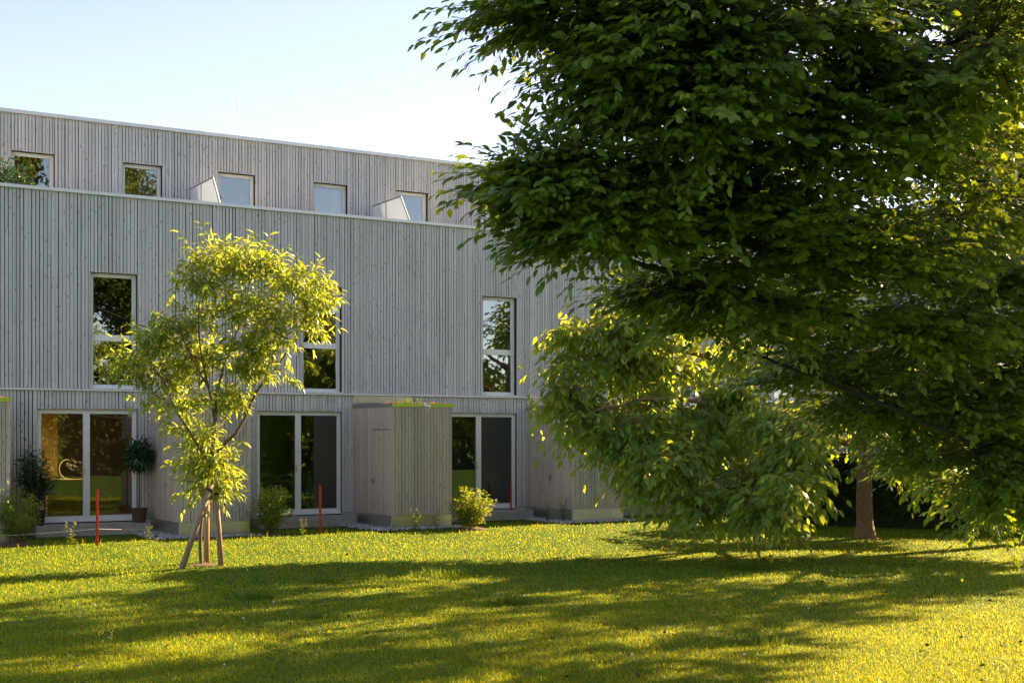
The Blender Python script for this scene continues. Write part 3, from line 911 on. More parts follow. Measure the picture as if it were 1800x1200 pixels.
# ------------------------------------------------------------------ hornbeam over the right half
hb = np.array([8.4, 14.2, 0.0]); hb[2] = float(ground_z(hb[0], hb[1]))
def hp(z, dx=0, dy=0): return (hb[0] + dx, hb[1] + dy, z)
H_trunk = [(hb[0], hb[1], hb[2] - .1, .30), (*hp(1.4, -.02), .24), (*hp(3.2, .05), .21), (*hp(6, .1, .1), .15), (*hp(9, 0, .1), .08), (*hp(11, 0, 0), .03)]
H_limbs = [
    ([hp(2.5), U(1800, 612, 12.0), U(1640, 578, 10.6), U(1450, 545, 9.6), U(1240, 500, 9.0), U(1050, 440, 8.4)], .075, .012),
    ([hp(3.0), U(1790, 520, 12.0), U(1500, 455, 9.8), U(1250, 415, 8.6), U(1050, 375, 8.0), U(880, 330, 7.8)], .070, .010),
    ([hp(4.0), U(1790, 300, 11.5), U(1560, 240, 9.2), U(1300, 190, 8.0), U(1050, 90, 7.6)], .085, .012),
    ([hp(2.1), U(1800, 830, 12.2), U(1690, 770, 10.8), U(1500, 690, 10.2), U(1290, 610, 9.8)], .034, .010),
    ([hp(5.0), U(1760, 60, 10.5), U(1500, -20, 8.2), U(1150, -90, 7.4), U(930, -110, 7.3)], .085, .012),
    ([hp(3.4), (5.9, 17.0, 3.9), (4.9, 19.2, 4.3), (3.9, 20.8, 4.4)], .07, .012),
    ([hp(4.4), (7.6, 16.8, 5.4), (9.0, 18.6, 6.0)], .07, .015),
    ([hp(4.8), (8.6, 13.0, 5.8), (10.2, 12.0, 6.6)], .07, .015),
    ([hp(5.4), (5.6, 12.2, 6.8), (4.6, 10.4, 7.6)], .07, .015),
    ([hp(6.5), (4.6, 14.2, 8.0), (3.0, 13.8, 8.8)], .06, .015),
]
def lobe(px, py, Y, rx, ry, rz, n): return (U(px, py, Y), (rx, ry, rz), n)
H_lobes = [
    lobe(1040, -50, 7.6, .62, .8, .36, 70), lobe(960, 10, 7.6, .36, .5, .12, 22), lobe(1110, 90, 7.6, .42, .7, .34, 52), lobe(1190, 200, 7.8, .48, .7, .34, 58),
    lobe(1260, 60, 7.6, .60, .7, .42, 50), lobe(1400, 60, 8.0, .7, .8, .5, 58), lobe(1420, 230, 8.4, .9, 1.0, .5, 70), lobe(1600, 130, 8.6, 1.0, 1.1, .7, 75),
    lobe(1740, 60, 8.0, .6, .9, .6, 40), lobe(1700, 320, 9.6, .9, 1.1, .6, 60),
    lobe(990, 325, 7.9, .34, .5, .20, 50), lobe(925, 310, 7.8, .18, .3, .16, 18), lobe(1070, 370, 8.2, .42, .6, .24, 48), lobe(1030, 415, 8.2, .36, .5, .08, 25), lobe(1190, 345, 8.6, .5, .7, .34, 52),
    lobe(1330, 375, 8.8, .8, .9, .36, 65), lobe(1490, 430, 9.4, .9, 1.0, .34, 62), lobe(1350, 545, 9.6, .65, .8, .16, 32), lobe(1230, 490, 9.2, .4, .5, .10, 20), lobe(1170, 520, 9.2, .35, .4, .08, 14),
    lobe(1550, 585, 10.2, .9, 1.0, .22, 50), lobe(1720, 530, 10.6, .8, 1.1, .45, 52), lobe(1710, 690, 11.0, .7, .9, .36, 55), lobe(1780, 810, 11.2, .36, .6, .32, 30),
    lobe(1800, 640, 11.4, .5, .9, .5, 36), lobe(1810, 740, 11.6, .4, .7, .4, 30), lobe(1560, 720, 11.5, .7, .8, .22, 34), lobe(1650, 800, 11.8, .6, .7, .24, 32), lobe(1770, 880, 11.6, .36, .6, .26, 24), lobe(1450, 660, 10.8, .6, .8, .18, 28),
    ((4.4, 18.6, 4.3), (1.9, 2.0, .9), 60), ((6.2, 17.6, 5.4), (1.9, 1.8, 1.2), 50), ((9.2, 18.3, 6.2), (1.8, 1.6, 1.2), 36), ((8.2, 14.0, 8.4), (3.0, 2.8, 2.2), 60),
    ((4.4, 13.2, 8.6), (2.4, 2.6, 1.6), 50), ((4.2, 10.0, 7.4), (1.8, 1.6, 1.2), 36), ((10.4, 12.0, 6.8), (1.8, 1.6, 1.3), 30), ((6.6, 14.6, 10.6), (2.0, 2.0, 1.3), 30),
    ((11.6, 21.2, 6.6), (1.2, 1.1, .45), 30), ((10.2, 20.4, 5.2), (.9, .8, .35), 20), ((13.2, 21.6, 8.0), (1.1, 1.0, .5), 26), ((11.4, 17.2, 8.2), (2.3, 2.2, 1.6), 64), ((9.4, 15.6, 7.0), (2.0, 1.8, 1.2), 54), ((8.0, 17.6, 7.6), (2.0, 1.8, 1.4), 50), ((11.0, 14.6, 7.6), (1.8, 1.8, 1.4), 44),
]
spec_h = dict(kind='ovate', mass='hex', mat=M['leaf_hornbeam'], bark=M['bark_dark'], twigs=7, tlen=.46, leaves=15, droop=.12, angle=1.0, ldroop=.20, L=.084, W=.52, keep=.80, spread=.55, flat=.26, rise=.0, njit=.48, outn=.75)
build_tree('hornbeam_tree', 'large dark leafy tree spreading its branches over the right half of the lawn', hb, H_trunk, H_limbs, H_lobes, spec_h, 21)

# ------------------------------------------------------------------ walnut with the brown trunk
wb = np.array(on_ground(1522, 946)); 
def wp_(z, dx=0, dy=0): return (wb[0] + dx, wb[1] + dy, z)
W_trunk = [(wb[0], wb[1], wb[2] - .12, .30), (*wp_(.30, -.02), .180), (*wp_(1.2, -.03), .160), (*wp_(2.3, .03), .155), (*wp_(4, .1, .1), .13), (*wp_(6, .2, .1), .07), (*wp_(7.4, .2, .1), .02)]
W_limbs = [
    ([wp_(2.2), U(1420, 700, 27), U(1280, 640, 26), U(1130, 600, 25.5), U(1020, 590, 25.5)], .09, .015),
    ([wp_(1.9), U(1430, 760, 26.5), U(1300, 720, 25), U(1160, 700, 24.5), U(1040, 725, 24.2)], .08, .015),
    ([wp_(2.4), U(1470, 680, 26), U(1440, 690, 23.5), U(1420, 750, 22)], .07, .012),
    ([wp_(2.4), U(1640, 700, 26), U(1720, 740, 24), U(1760, 800, 22.5)], .07, .012),
    ([wp_(3.0), U(1420, 610, 27.5), U(1300, 600, 26.5)], .06, .015), ([wp_(3.4), U(1680, 520, 28.5), U(1770, 470, 28.5)], .07, .015), ([wp_(4.2), (8.0, 26.0, 5.4), (8.4, 24.6, 5.8)], .06, .015),
]
W_lobes = [
    lobe(1070, 585, 25.5, 1.1, 1.0, .55, 87), lobe(1140, 640, 25.5, 1.0, 1.0, .6, 70), lobe(1080, 740, 24.2, .95, .9, .42, 76), lobe(1190, 830, 23.6, .9, .9, .7, 87),
    lobe(1250, 740, 25, 1.0, 1.1, .8, 81), lobe(1355, 785, 24.0, .9, 1.0, .8, 76), lobe(1360, 880, 22.2, .65, .7, .42, 48), lobe(1500, 710, 25, 1.0, 1.2, .45, 62), lobe(1410, 830, 23.0, .6, .7, .42, 36),
    lobe(1680, 790, 23.8, .8, 1.0, .55, 62), lobe(1770, 850, 23.0, .6, .9, .50, 42), lobe(1660, 850, 22.2, .40, .5, .28, 22), lobe(1235, 905, 23.0, .5, .6, .22, 28),
    lobe(1010, 640, 25.0, .5, .7, .30, 18), lobe(1150, 540, 26.0, .8, .8, .35, 36), lobe(1010, 690, 24.5, .5, .6, .30, 20), lobe(1130, 800, 24.0, .7, .7, .5, 40), lobe(1290, 860, 23.2, .7, .8, .5, 44), lobe(1180, 720, 24.6, .9, .9, .5, 44),
    lobe(1280, 620, 26.0, 1.0, 1.1, .5, 38), lobe(1420, 640, 26.5, 1.1, 1.2, .5, 30), lobe(1600, 620, 27, 1.3, 1.3, .8, 34), lobe(1740, 600, 27, 1.2, 1.3, .9, 32),
    (wp_(2.1, 1.3, .9), (1.5, 1.3, .8), 46), (wp_(2.3, 2.6, .2), (1.4, 1.3, .8), 56), (wp_(3.0, 2.2, 1.4), (1.5, 1.3, .9), 56), (wp_(3.5, .9, 1.5), (1.4, 1.2, .6), 44), (wp_(2.2, -.8, 1.7), (1.5, 1.0, .9), 40), 
    lobe(1190, 555, 25.5, .8, .8, .35, 32),
    lobe(1770, 720, 25.5, .9, 1.2, .6, 40), lobe(1740, 440, 28.5, 1.3, 1.6, 1.0, 26),
]
_r = np.random.default_rng(77)
def broken(lobes):
    """each lobe falls into a few smaller sprays with air between them"""
    out = []
    for c, rad, n in lobes:
        rad = np.array(rad)
        for k in range(4):
            out.append((np.array(c) + norm(_r.normal(0, 1, 3)) * rad * (.45 + .35 * _r.random()), rad * np.array([.52, .52, .40]), max(3, int(n / 4))))
    return out
W_lobes = broken(W_lobes)
spec_w = dict(kind='ovate', mass='hex', mat=M['leaf_walnut'], bark=M['bark_walnut'], twigs=6, tlen=.58, leaves=9, droop=.42, angle=1.05, ldroop=.55, keep=.46, L=.195, W=.44, spread=.95, flat=.55, rise=-.05, njit=.6, outn=.4, zmin=.85, arch=1.2, twig_r=.004)
build_tree('walnut_tree', 'walnut tree with brown trunk and backlit drooping leaves right of the sheds', wb, W_trunk, W_limbs, W_lobes, spec_w, 33)

# ------------------------------------------------------------------ tall tree standing right of the walnut, seen through the hornbeam
tb = np.array([12.2, 28.2, float(ground_z(12.2, 28.2))])
def tp_(z, dx=0, dy=0): return (tb[0] + dx, tb[1] + dy, z)
T_trunk = [(*tp_(tb[2] - .1), .32), (*tp_(2.5, .05), .24), (*tp_(5.5, -.1), .18), (*tp_(9.5, .1, .1), .12), (*tp_(14.2), .03)]
T_limbs = [([tp_(3.2), tp_(4.4, -1.6, -.6), tp_(5.2, -2.8, -1.0)], .08, .02), ([tp_(3.8), tp_(5.2, 1.4, 1.0), tp_(6.0, 2.4, 1.8)], .08, .02), ([tp_(4.8), tp_(6.2, -.6, 1.8), tp_(7.0, -.8, 2.6)], .07, .02), ([tp_(4.6), tp_(6.0, .6, -1.8), tp_(6.8, .8, -2.6)], .07, .02), ([tp_(6.5), tp_(7.8, -1.4, -.6), tp_(8.4, -2.0, -.8)], .06, .02)]
T_lobes = [(tp_(5.4, -2.4, -.8), (1.6, 1.5, 1.1), 50), (tp_(6.2, 1.8, 1.6), (1.6, 1.6, 1.3), 46), (tp_(7.0, -1.0, 2.2), (1.7, 1.5, 1.2), 46), (tp_(6.8, .6, -1.8), (1.6, 1.5, 1.2), 46), (tp_(8.6, -1.8, -.2), (1.7, 1.7, 1.3), 50), (tp_(9.0, 1.0, .6), (1.8, 1.8, 1.4), 50), (tp_(10.8, -.2, .3), (1.8, 1.8, 1.2), 46), (tp_(4.6, 1.8, -1.2), (1.1, 1.1, .6), 22), (tp_(11.8, -1.4, .9), (1.9, 1.8, 1.2), 48), (tp_(12.8, .6, -.4), (1.9, 1.8, 1.2), 46), (tp_(14.0, -.2, .2), (1.6, 1.6, 1.0), 38), (tp_(9.4, -1.8, 2.2), (1.7, 1.4, 1.3), 46), (tp_(12.0, -1.6, 2.2), (1.6, 1.4, 1.1), 40)]
spec_t = dict(kind='simple', mat=M['leaf_walnut'], bark=M['bark_dark'], twigs=8, tlen=.55, leaves=9, droop=.2, angle=1.0, ldroop=.3, L=.17, W=.55, spread=.9, flat=.8, rise=.1, njit=.5, twig_r=.004)
build_tree('background_tree', 'tall backlit tree glimpsed through the dark branches at the right picture edge', tb, T_trunk, T_limbs, T_lobes, spec_t, 55, singles=0)
ub = np.array([16.6, 27.4, float(ground_z(16.6, 27.4))])
def up_(z, dx=0, dy=0): return (ub[0] + dx, ub[1] + dy, z)
build_tree('background_tree', 'slim tall tree standing beyond the right picture edge, throwing shade on the lawn', ub, [(*up_(ub[2] - .1), .26), (*up_(3, .05), .2), (*up_(7, -.1), .14), (*up_(15.4), .03)],
           [([up_(4.5), up_(6, -1.2, -.5), up_(7, -1.8, -.8)], .06, .02), ([up_(6), up_(7.5, 1.0, .8), up_(8.4, 1.5, 1.3)], .06, .02), ([up_(8), up_(9.4, -.8, .8), up_(10, -1.0, 1.2)], .05, .02)],
           [(up_(6.2, -1.3, -.5), (1.2, 1.2, 1.0), 34), (up_(7.8, 1.0, .9), (1.2, 1.3, 1.2), 36), (up_(8.6, -.6, -.9), (1.2, 1.2, 1.2), 34), (up_(10.0, -.6, .8), (1.3, 1.3, 1.2), 36), (up_(11.8, 0, 0), (1.3, 1.3, 1.2), 34), (up_(5.0, .7, -.4), (1.0, 1.0, .6), 18), (up_(13.2, -.3, .4), (1.5, 1.5, 1.1), 38), (up_(14.8, .2, 0), (1.3, 1.3, 1.0), 32)], spec_t, 56, singles=0)

# ------------------------------------------------------------------ young staked chestnut
cb_ = np.array(on_ground(354, 992)); CY = cb_[1]
def cu(px, py, dy=0): return U(px, py, CY + dy)
C_trunk = [(cb_[0], cb_[1], cb_[2] - .05, .030), (*cu(352, 940), .030), (*cu(358, 880), .034), (*cu(366, 830), .038), (*cu(374, 790), .036), (*cu(378, 740), .028), (*cu(380, 690), .022)]
C_limbs = [
    ([cu(372, 800), cu(400, 775), cu(425, 745, .1), cu(450, 690, .2), cu(478, 655, .2), cu(515, 600, .2), cu(540, 545, .1)], .036, .008),
    ([cu(368, 815), cu(340, 770, -.1), cu(312, 725, -.2), cu(292, 680, -.2), cu(262, 630, -.3), cu(250, 590, -.3)], .026, .006),
    ([cu(378, 740), cu(384, 680, .1), cu(402, 620, .2), cu(425, 560, .2), cu(440, 490, .2)], .024, .006),
    ([cu(378, 740), cu(366, 680, -.2), cu(352, 610, -.3), cu(350, 530, -.3), cu(372, 460, -.2)], .022, .006),
    ([cu(402, 620, .2), cu(440, 595, .4), cu(470, 540, .5), cu(490, 480, .5)], .016, .005),
    ([cu(312, 725, -.2), cu(295, 708, .0), cu(270, 690, .2), cu(225, 640, .3)], .014, .005),
    ([cu(366, 680, -.2), cu(338, 630, -.5), cu(310, 560, -.6), cu(310, 500, -.5)], .016, .005),
]
C_lobes = [
    (cu(395, 465), (.50, .6, .26), 34), (cu(455, 470, .2), (.50, .6, .24), 32), (cu(515, 500, .1), (.42, .5, .26), 26), (cu(560, 535, .1), (.28, .4, .28), 20), (cu(340, 500, -.2), (.36, .5, .24), 22),
    (cu(425, 545, .1), (.60, .6, .30), 32), (cu(320, 575, -.3), (.42, .5, .34), 28), (cu(265, 610, -.3), (.38, .45, .36), 26), (cu(235, 650, 0), (.26, .4, .26), 16), (cu(285, 670, 0), (.42, .5, .30), 24),
    (cu(370, 640, 0), (.52, .5, .34), 26), (cu(465, 620, .2), (.42, .4, .24), 16), (cu(400, 715, 0), (.45, .4, .22), 18), (cu(300, 715, -.1), (.42, .4, .16), 14), (cu(470, 655, .2), (.30, .3, .16), 10), (cu(362, 780), (.24, .24, .24), 14),
    (cu(368, 845), (.24, .24, .22), 14), (cu(395, 862), (.16, .18, .12), 8), (cu(350, 820), (.18, .2, .16), 10),
    (cu(505, 560, .1), (.42, .45, .30), 14), (cu(480, 585, -.2), (.40, .4, .28), 14), (cu(540, 575, .1), (.26, .35, .26), 8), (cu(430, 610, -.1), (.45, .45, .28), 18), (cu(330, 630, .1), (.40, .45, .3), 16), (cu(440, 660, .1), (.30, .3, .22), 10), (cu(372, 815), (.26, .26, .26), 14), (cu(360, 868), (.2, .2, .2), 10), (cu(330, 760), (.3, .3, .2), 8),
]
spec_c = dict(kind='lance', mat=M['leaf_chestnut'], bark=M['bark_young'], twigs=2, tlen=.42, leaves=12, droop=.05, angle=1.25, ldroop=.5, L=.178, W=.22, keep=.84, spread=.5, flat=1.0, rise=.55, njit=.5, zmin=1.0, whorl=True, arch=.6, twig_r=.004)
build_tree('young_chestnut_tree', 'slender young tree with long yellow green leaves tied to wooden stakes', cb_, C_trunk, C_limbs, C_lobes, spec_c, 45)

soil_root = [o for o in COL.objects if o.name == 'young_chestnut_tree'][0]
MB().lathe([(.30, -.06), (.24, .008), (.12, .02), (.01, .024)], n=26).build('soil_patch', M['mulch'], soil_root)

def stake(px0, py0, px1, py1, dy0, dy1, r0, r1, label):
    a = on_ground(px0, py0); b = U(px1, py1, a[1] + dy1)
    o = empty('tree_stake', a); tag(o, label, 'stake', 'wooden stakes round the young tree')
    d = Vector(b) - a
    pts = [np.array(-d.normalized() * .08), np.array(d * .5), np.array(d)]
    MB().tube(pts, [r0, (r0 + r1) / 2, r1], 12).build('pole', M['stake'], o, True)
    tp = np.array(d * .93)
    MB().tube([tp - np.array(d.normalized()) * .02, tp + np.array(d.normalized()) * .02], r1 * 1.15, 10).build('strap', M['dark_fabric'], o)
stake(319, 999, 372, 850, 0, .15, .050, .042, 'wooden stake leaning right, leftmost of those holding the young tree')
stake(389, 995, 379, 858, 0, .0, .050, .040, 'pale wooden stake, rightmost of those holding the young tree')
stake(363, 988, 364, 868, 0, .0, .048, .042, 'dark upright wooden stake in the middle of the young tree support')

# ------------------------------------------------------------------ hedge in the dark under the trees
def leafy(name, P, A, Nn, L, W, mat, parent, kind='simple'):
    V, fs = leaf_geometry(kind, P, A, Nn, L, W)
    return tag(link(name, np_mesh(name, V, fs, mat), parent), kind='stuff')

def build_hedge():
    a, b = np.array([6.0, 31.4]), np.array([15.5, 29.6])
    h, th = 2.0, .55
    root = empty('hedge', (a[0], a[1], 0)); tag(root, 'dark clipped hedge in deep shade behind the walnut trunk', 'hedge')
    d = (b - a) / np.linalg.norm(b - a); nrm = np.array([-d[1], d[0]])
    Lh = np.linalg.norm(b - a)
    r = np.random.default_rng(5); n = 26000
    s = r.random(n) * Lh; w = (r.random(n) ** .4) * np.where(r.random(n) < .5, -1, 1) * th; z = r.random(n) ** .8 * (h + .12 * np.sin(s * 3) + .1 * r.normal(0, 1, n)) + .12
    P = np.stack([d[0] * s + nrm[0] * w, d[1] * s + nrm[1] * w, z], 1)
    A = r.normal(0, 1, (n, 3)) + np.array([nrm[0], nrm[1], .3]) * np.sign(w)[:, None]
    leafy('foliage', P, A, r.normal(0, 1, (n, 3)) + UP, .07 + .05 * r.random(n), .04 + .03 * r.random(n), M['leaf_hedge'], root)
    mb = MB()
    for k in range(18):
        q = d * (k + .5) * Lh / 18
        mb.tube([(q[0], q[1], -.05), (q[0] + random.uniform(-.1, .1), q[1] + random.uniform(-.1, .1), 1.6)], [.03, .012], 6)
    mb.build('stems', M['bark_dark'], root)
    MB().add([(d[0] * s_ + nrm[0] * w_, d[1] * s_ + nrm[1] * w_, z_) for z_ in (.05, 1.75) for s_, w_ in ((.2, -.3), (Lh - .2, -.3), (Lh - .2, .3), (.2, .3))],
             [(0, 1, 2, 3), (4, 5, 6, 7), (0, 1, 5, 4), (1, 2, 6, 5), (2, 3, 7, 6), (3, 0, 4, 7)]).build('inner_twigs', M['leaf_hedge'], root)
build_hedge()

p = on_ground(1768, 940)
sl = empty('stone_bench', p, .15); tag(sl, 'flat grey bench edge glimpsed under the leaves at the right', 'bench')
MB().box(-.35, .5, -.2, .2, .30, .38).build('seat', M['slab'], sl)
for sx in (-.28, .35): MB().box(sx, sx + .1, -.16, .16, -.03, .30).build('leg', M['slab'], sl)

# ------------------------------------------------------------------ small plants
def shrub(name, label, base, w, h, n_stems, n_leaf, leafL, mat, seed, cat='shrub', group=None, ratio=.4, kind='ovate', mulch=True, zoff=0.0):
    r = np.random.default_rng(seed)
    root = empty(name, base); tag(root, label, cat, group)
    mb = MB(); P, A = [], []
    for i in range(n_stems):
        a = r.random() * 6.28; rad = w * (.15 + .85 * r.random() ** .6); hh = h * (.55 + .5 * r.random()) * (1 - .35 * (rad / w) ** 2)
        tip = np.array([math.cos(a) * rad, math.sin(a) * rad, hh])
        sp = curve((math.cos(a) * .04, math.sin(a) * .04, zoff), tip, .12 * hh, 6, .03, r)
        mb.tube(sp, np.linspace(.007, .002, 6), 4)
        k = n_leaf // n_stems
        f = .18 + .82 * r.random(k) ** .75
        idx = f * 5; i0 = np.minimum(idx.astype(int), 4); fr = (idx - i0)[:, None]
        spn = np.array(sp)
        pts = spn[i0] * (1 - fr) + spn[i0 + 1] * fr
        dd = norm(spn[i0 + 1] - spn[i0])
        off = norm(r.normal(0, 1, (k, 3)) * np.array([1, 1, .5]))
        # side shoots
        sh = off * (r.random((k, 1)) * .10 * min(1, h))
        P.append(pts + sh); A.append(dd * .5 + off + np.array([0, 0, -.1]))
    P = np.concatenate(P); A = np.concatenate(A)
    n = len(P)
    leafy('foliage', P, A, UP + r.normal(0, .5, (n, 3)), leafL * (.6 + .7 * r.random(n)), leafL * ratio * (.7 + .6 * r.random(n)), mat, root, kind)
    mb.build('stems', M['bark_young'], root)
    if mulch:
        m2 = MB(); prof = [(.48 * max(w, .5) * 1.5, -.06), (.40 * max(w, .5) * 1.5, .02), (.15, .05), (.01, .055)]
        m2.lathe(prof, n=22)
        m2.build('mulch', M['mulch'], root)
    return root
shrub('garden_shrub', 'feathery green shrub at the left picture edge before the potted plant', on_ground(28, 958), .40, 1.05, 34, 2600, .066, M['leaf_shrub'], 3, ratio=.32)
shrub('garden_shrub', 'green shrub in front of the middle glass door', on_ground(474, 940), .46, 1.0, 34, 2600, .070, M['leaf_shrub'], 4)
shrub('garden_shrub', 'shrub with sunlit yellow right side beside the spouted shed', on_ground(830, 930), .48, .95, 34, 2600, .074, M['leaf_shrub'], 6)

# potted oleander and clipped ball tree on the left door step, oleander on the terrace
def pot(root, r0, r1, h, mat, name='pot'):
    MB().lathe([(r0 * .96, 0), (r0, .01), (r1, h - .03), (r1 * 1.06, h - .028), (r1 * 1.06, h), (r1 * .9, h), (r1 * .88, h - .05), (.01, h - .05)], n=22).build(name, mat, root, False)
q = to_world(-5.62, -.38, 0.386)
ol = shrub('potted_oleander', 'tall narrow leaved oleander in a black pot left of the leftmost glass door', q, .34, 1.75, 22, 1050, .145, M['leaf_pot'], 8, 'potted plant', ratio=.20, kind='lance', mulch=False, zoff=.25)
pot(ol, .13, .16, .30, M['black_pot'])
q = to_world(-3.62, -.36, 0.386)
bt = empty('potted_ball_tree', q); tag(bt, 'standard tree with round dark crown in a brown wicker pot by the leftmost door', 'potted plant')
pot(bt, .13, .155, .29, M['wicker'])
MB().tube([(0, 0, .2), (.01, 0, .6), (-.005, .01, 1.15)], [.016, .014, .012], 8).build('stem', M['bark_young'], bt, True)
r = np.random.default_rng(2); n = 520
dd = norm(r.normal(0, 1, (n, 3))); P = dd * (.25 * r.random((n, 1)) ** .4) * np.array([1, 1, 1.15]) + np.array([0, 0, 1.36])
P[:24, 2] += .14
leafy('crown', P, dd + r.normal(0, .7, (n, 3)) - UP * .6, UP + r.normal(0, .5, (n, 3)), .12 + .05 * r.random(n), .05 + .02 * r.random(n), M['leaf_pot'], bt, 'ovate')
q = to_world(-5.95, .75, 6.192)
o2 = shrub('potted_oleander', 'bushy potted oleander on the roof terrace at the upper left', q, .42, 1.70, 30, 1500, .14, M['leaf_pot'], 9, 'potted plant', ratio=.22, kind='lance', mulch=False, zoff=.3)
pot(o2, .16, .20, .34, M['black_pot'])
q = to_world(-.62, 1.0, 0.392)
ip = shrub('indoor_plant', 'dark leafy house plant inside the middle glass door', q, .35, 1.7, 16, 420, .16, M['leaf_pot'], 12, 'potted plant', ratio=.5, mulch=False, zoff=.25)
pot(ip, .14, .17, .3, M['black_pot'])

# red posts and the string between them
posts = []
for px, py0, py1, lab in ((171, 958, 860, 'red marker post in front of the leftmost glass door'), (563, 936, 853, 'red marker post in front of the middle glass door'), (898, 912, 850, 'red marker post before the rightmost glass door')):
    g0 = on_ground(px, py0); h = (py0 - py1) / F * g0.y
    e = empty('marker_post', g0, FACADE); tag(e, lab, 'post', 'red marker posts along the lawn edge')
    mb = MB(); mb.box(-.026, .026, -.003, .003, -.1, h); mb.box(-.003, .003, -.026, -.0031, -.1, h - .001)
    mb.build('steel_profile', M['red'], e)
    MB().box(-.032, .032, -.008, .0095, h * .30, h * .30 + .03).build('clip', M['greymetal'], e)
    posts.append(g0)
mb = MB()
pa = np.array(to_world(-7.5, -2.4, .36)); chain = [pa] + [np.array(p) + UP * .30 for p in posts[:1]] + [np.array(to_world(-2.9, -1.1, .30))]
for a, b in zip(chain[:-1], chain[1:]):
    mb.tube(curve(a, b, -.05, 10, 0), .002, 5)
tag(mb.build('guide_string', M['string']), 'thin white string stretched low past the leftmost red post', 'string')

# outdoor tap on the wall by the left edge
tp = empty('outdoor_tap', to_world(-5.95, 0, 1.25), FACADE); tag(tp, 'small steel garden tap on the boards left of the leftmost glass door', 'tap')
MB().tube([(0, -.004, 0), (0, -.09, 0), (0, -.12, -.02), (0, -.12, -.06)], .014, 8).build('spout', M['steel_small'], tp)
MB().tube([(0, -.06, .014), (0, -.06, .05)], .008, 6).build('valve_stem', M['steel_small'], tp)
MB().box(-.035, .035, -.068, -.052, .05, .06).build('valve_lever', M['steel_small'], tp)

# gravel strips round the sheds
def gravel(t0, t1, label, seed):
    r = np.random.default_rng(seed); n = 1500
    t = t0 + r.random(n) * (t1 - t0); dep = -.15 - r.random(n) * 2.35
    k = (t < t0 + .62) | (dep < -2.08)
    k &= (t < t1 - .1)
    t, dep = t[k], dep[k]; n = len(t)
    X = ORIGIN.x + CA * t - SA * dep; Y = ORIGIN.y + SA * t + CA * dep
    C = np.stack([X, Y, ground_z(X, Y) + .012 + .02 * r.random(n)], 1)
    oct_ = np.array([(1, 0, 0), (-1, 0, 0), (0, 1, 0), (0, -1, 0), (0, 0, .7), (0, 0, -.7)])
    R = (.014 + .026 * r.random(n))
    sc = .6 + .8 * r.random((n, 6, 1))
    az = r.random(n) * 6.28; ca, sa = np.cos(az), np.sin(az)
    v = oct_[None] * sc * R[:, None, None]
    v = np.stack([v[..., 0] * ca[:, None] - v[..., 1] * sa[:, None], v[..., 0] * sa[:, None] + v[..., 1] * ca[:, None], v[..., 2]], -1)
    V = (C[:, None] + v).reshape(-1, 3)
    f = np.array([(0, 2, 4), (2, 1, 4), (1, 3, 4), (3, 0, 4), (2, 0, 5), (1, 2, 5), (3, 1, 5), (0, 3, 5)])
    Fx = (np.arange(n)[:, None, None] * 6 + f[None]).reshape(-1, 3)
    tag(link('gravel', np_mesh('gravel', V, [Fx], M['gravel'])), label, 'gravel', kind='stuff')
gravel(-3.90, -1.7, 'strip of grey gravel at the foot of the shed behind the young tree', 1)
gravel(.65, 2.9, 'strip of grey gravel at the foot of the shed with the spout', 2)
gravel(5.2, 7.4, 'strip of grey gravel at the foot of the shed behind the walnut leaves', 3)

# tall grass tufts, weeds, clover
def tuft(px, py, w, h, n, label, seed):
    h *= .75; n = int(n * .7)
    r = np.random.default_rng(seed)
    g0 = on_ground(px, py)
    az = r.random(n) * 6.28; rad = w * r.random(n) ** .6
    X = np.cos(az) * rad; Y = np.sin(az) * rad * .6
    H = h * (.4 + .8 * r.random(n)) * (1 - .5 * (rad / w) ** 2)
    a2 = az + r.normal(0, .8, n); ln = .25 + .5 * r.random(n)
    base = np.stack([X, Y, np.full(n, -.01)], 1); out = np.stack([np.cos(a2), np.sin(a2), 0 * a2], 1)
    side = np.stack([-out[:, 1], out[:, 0], 0 * a2], 1) * .0035
    mid = base + out * (H * ln * .35)[:, None] + UP * (H * .62)[:, None]; tip = base + out * (H * ln)[:, None] + UP * (H * .95)[:, None]
    V = np.stack([base - side, base + side, mid + side, mid - side, tip], 1).reshape(-1, 3)
    i = np.arange(n)[:, None] * 5
    o = link('grass_tuft', np_mesh('grass_tuft', V, [i + np.array([[0, 1, 2, 3]]), i + np.array([[3, 2, 4]])], M['grass_dark']), None, g0)
    tag(o, label, 'grass tuft', 'tufts of taller grass in the lawn')
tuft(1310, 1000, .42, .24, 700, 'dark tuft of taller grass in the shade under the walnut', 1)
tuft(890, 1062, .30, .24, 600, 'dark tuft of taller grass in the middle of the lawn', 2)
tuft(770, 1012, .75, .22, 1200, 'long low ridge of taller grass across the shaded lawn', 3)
tuft(450, 1052, .28, .20, 500, 'dark tuft of taller grass lower right of the staked tree', 4)
tuft(575, 1024, .26, .18, 420, 'small grass tuft on the lawn in line with the middle red post', 5)
tuft(575, 1085, .24, .16, 400, 'low grass tuft between the staked tree and the bottom edge', 7)
tuft(1340, 1130, .35, .22, 360, 'thin tall grass tuft in the sunlit lower right lawn', 8)
tuft(318, 1080, .20, .16, 240, 'broad leaved weed clump below the staked tree', 9)

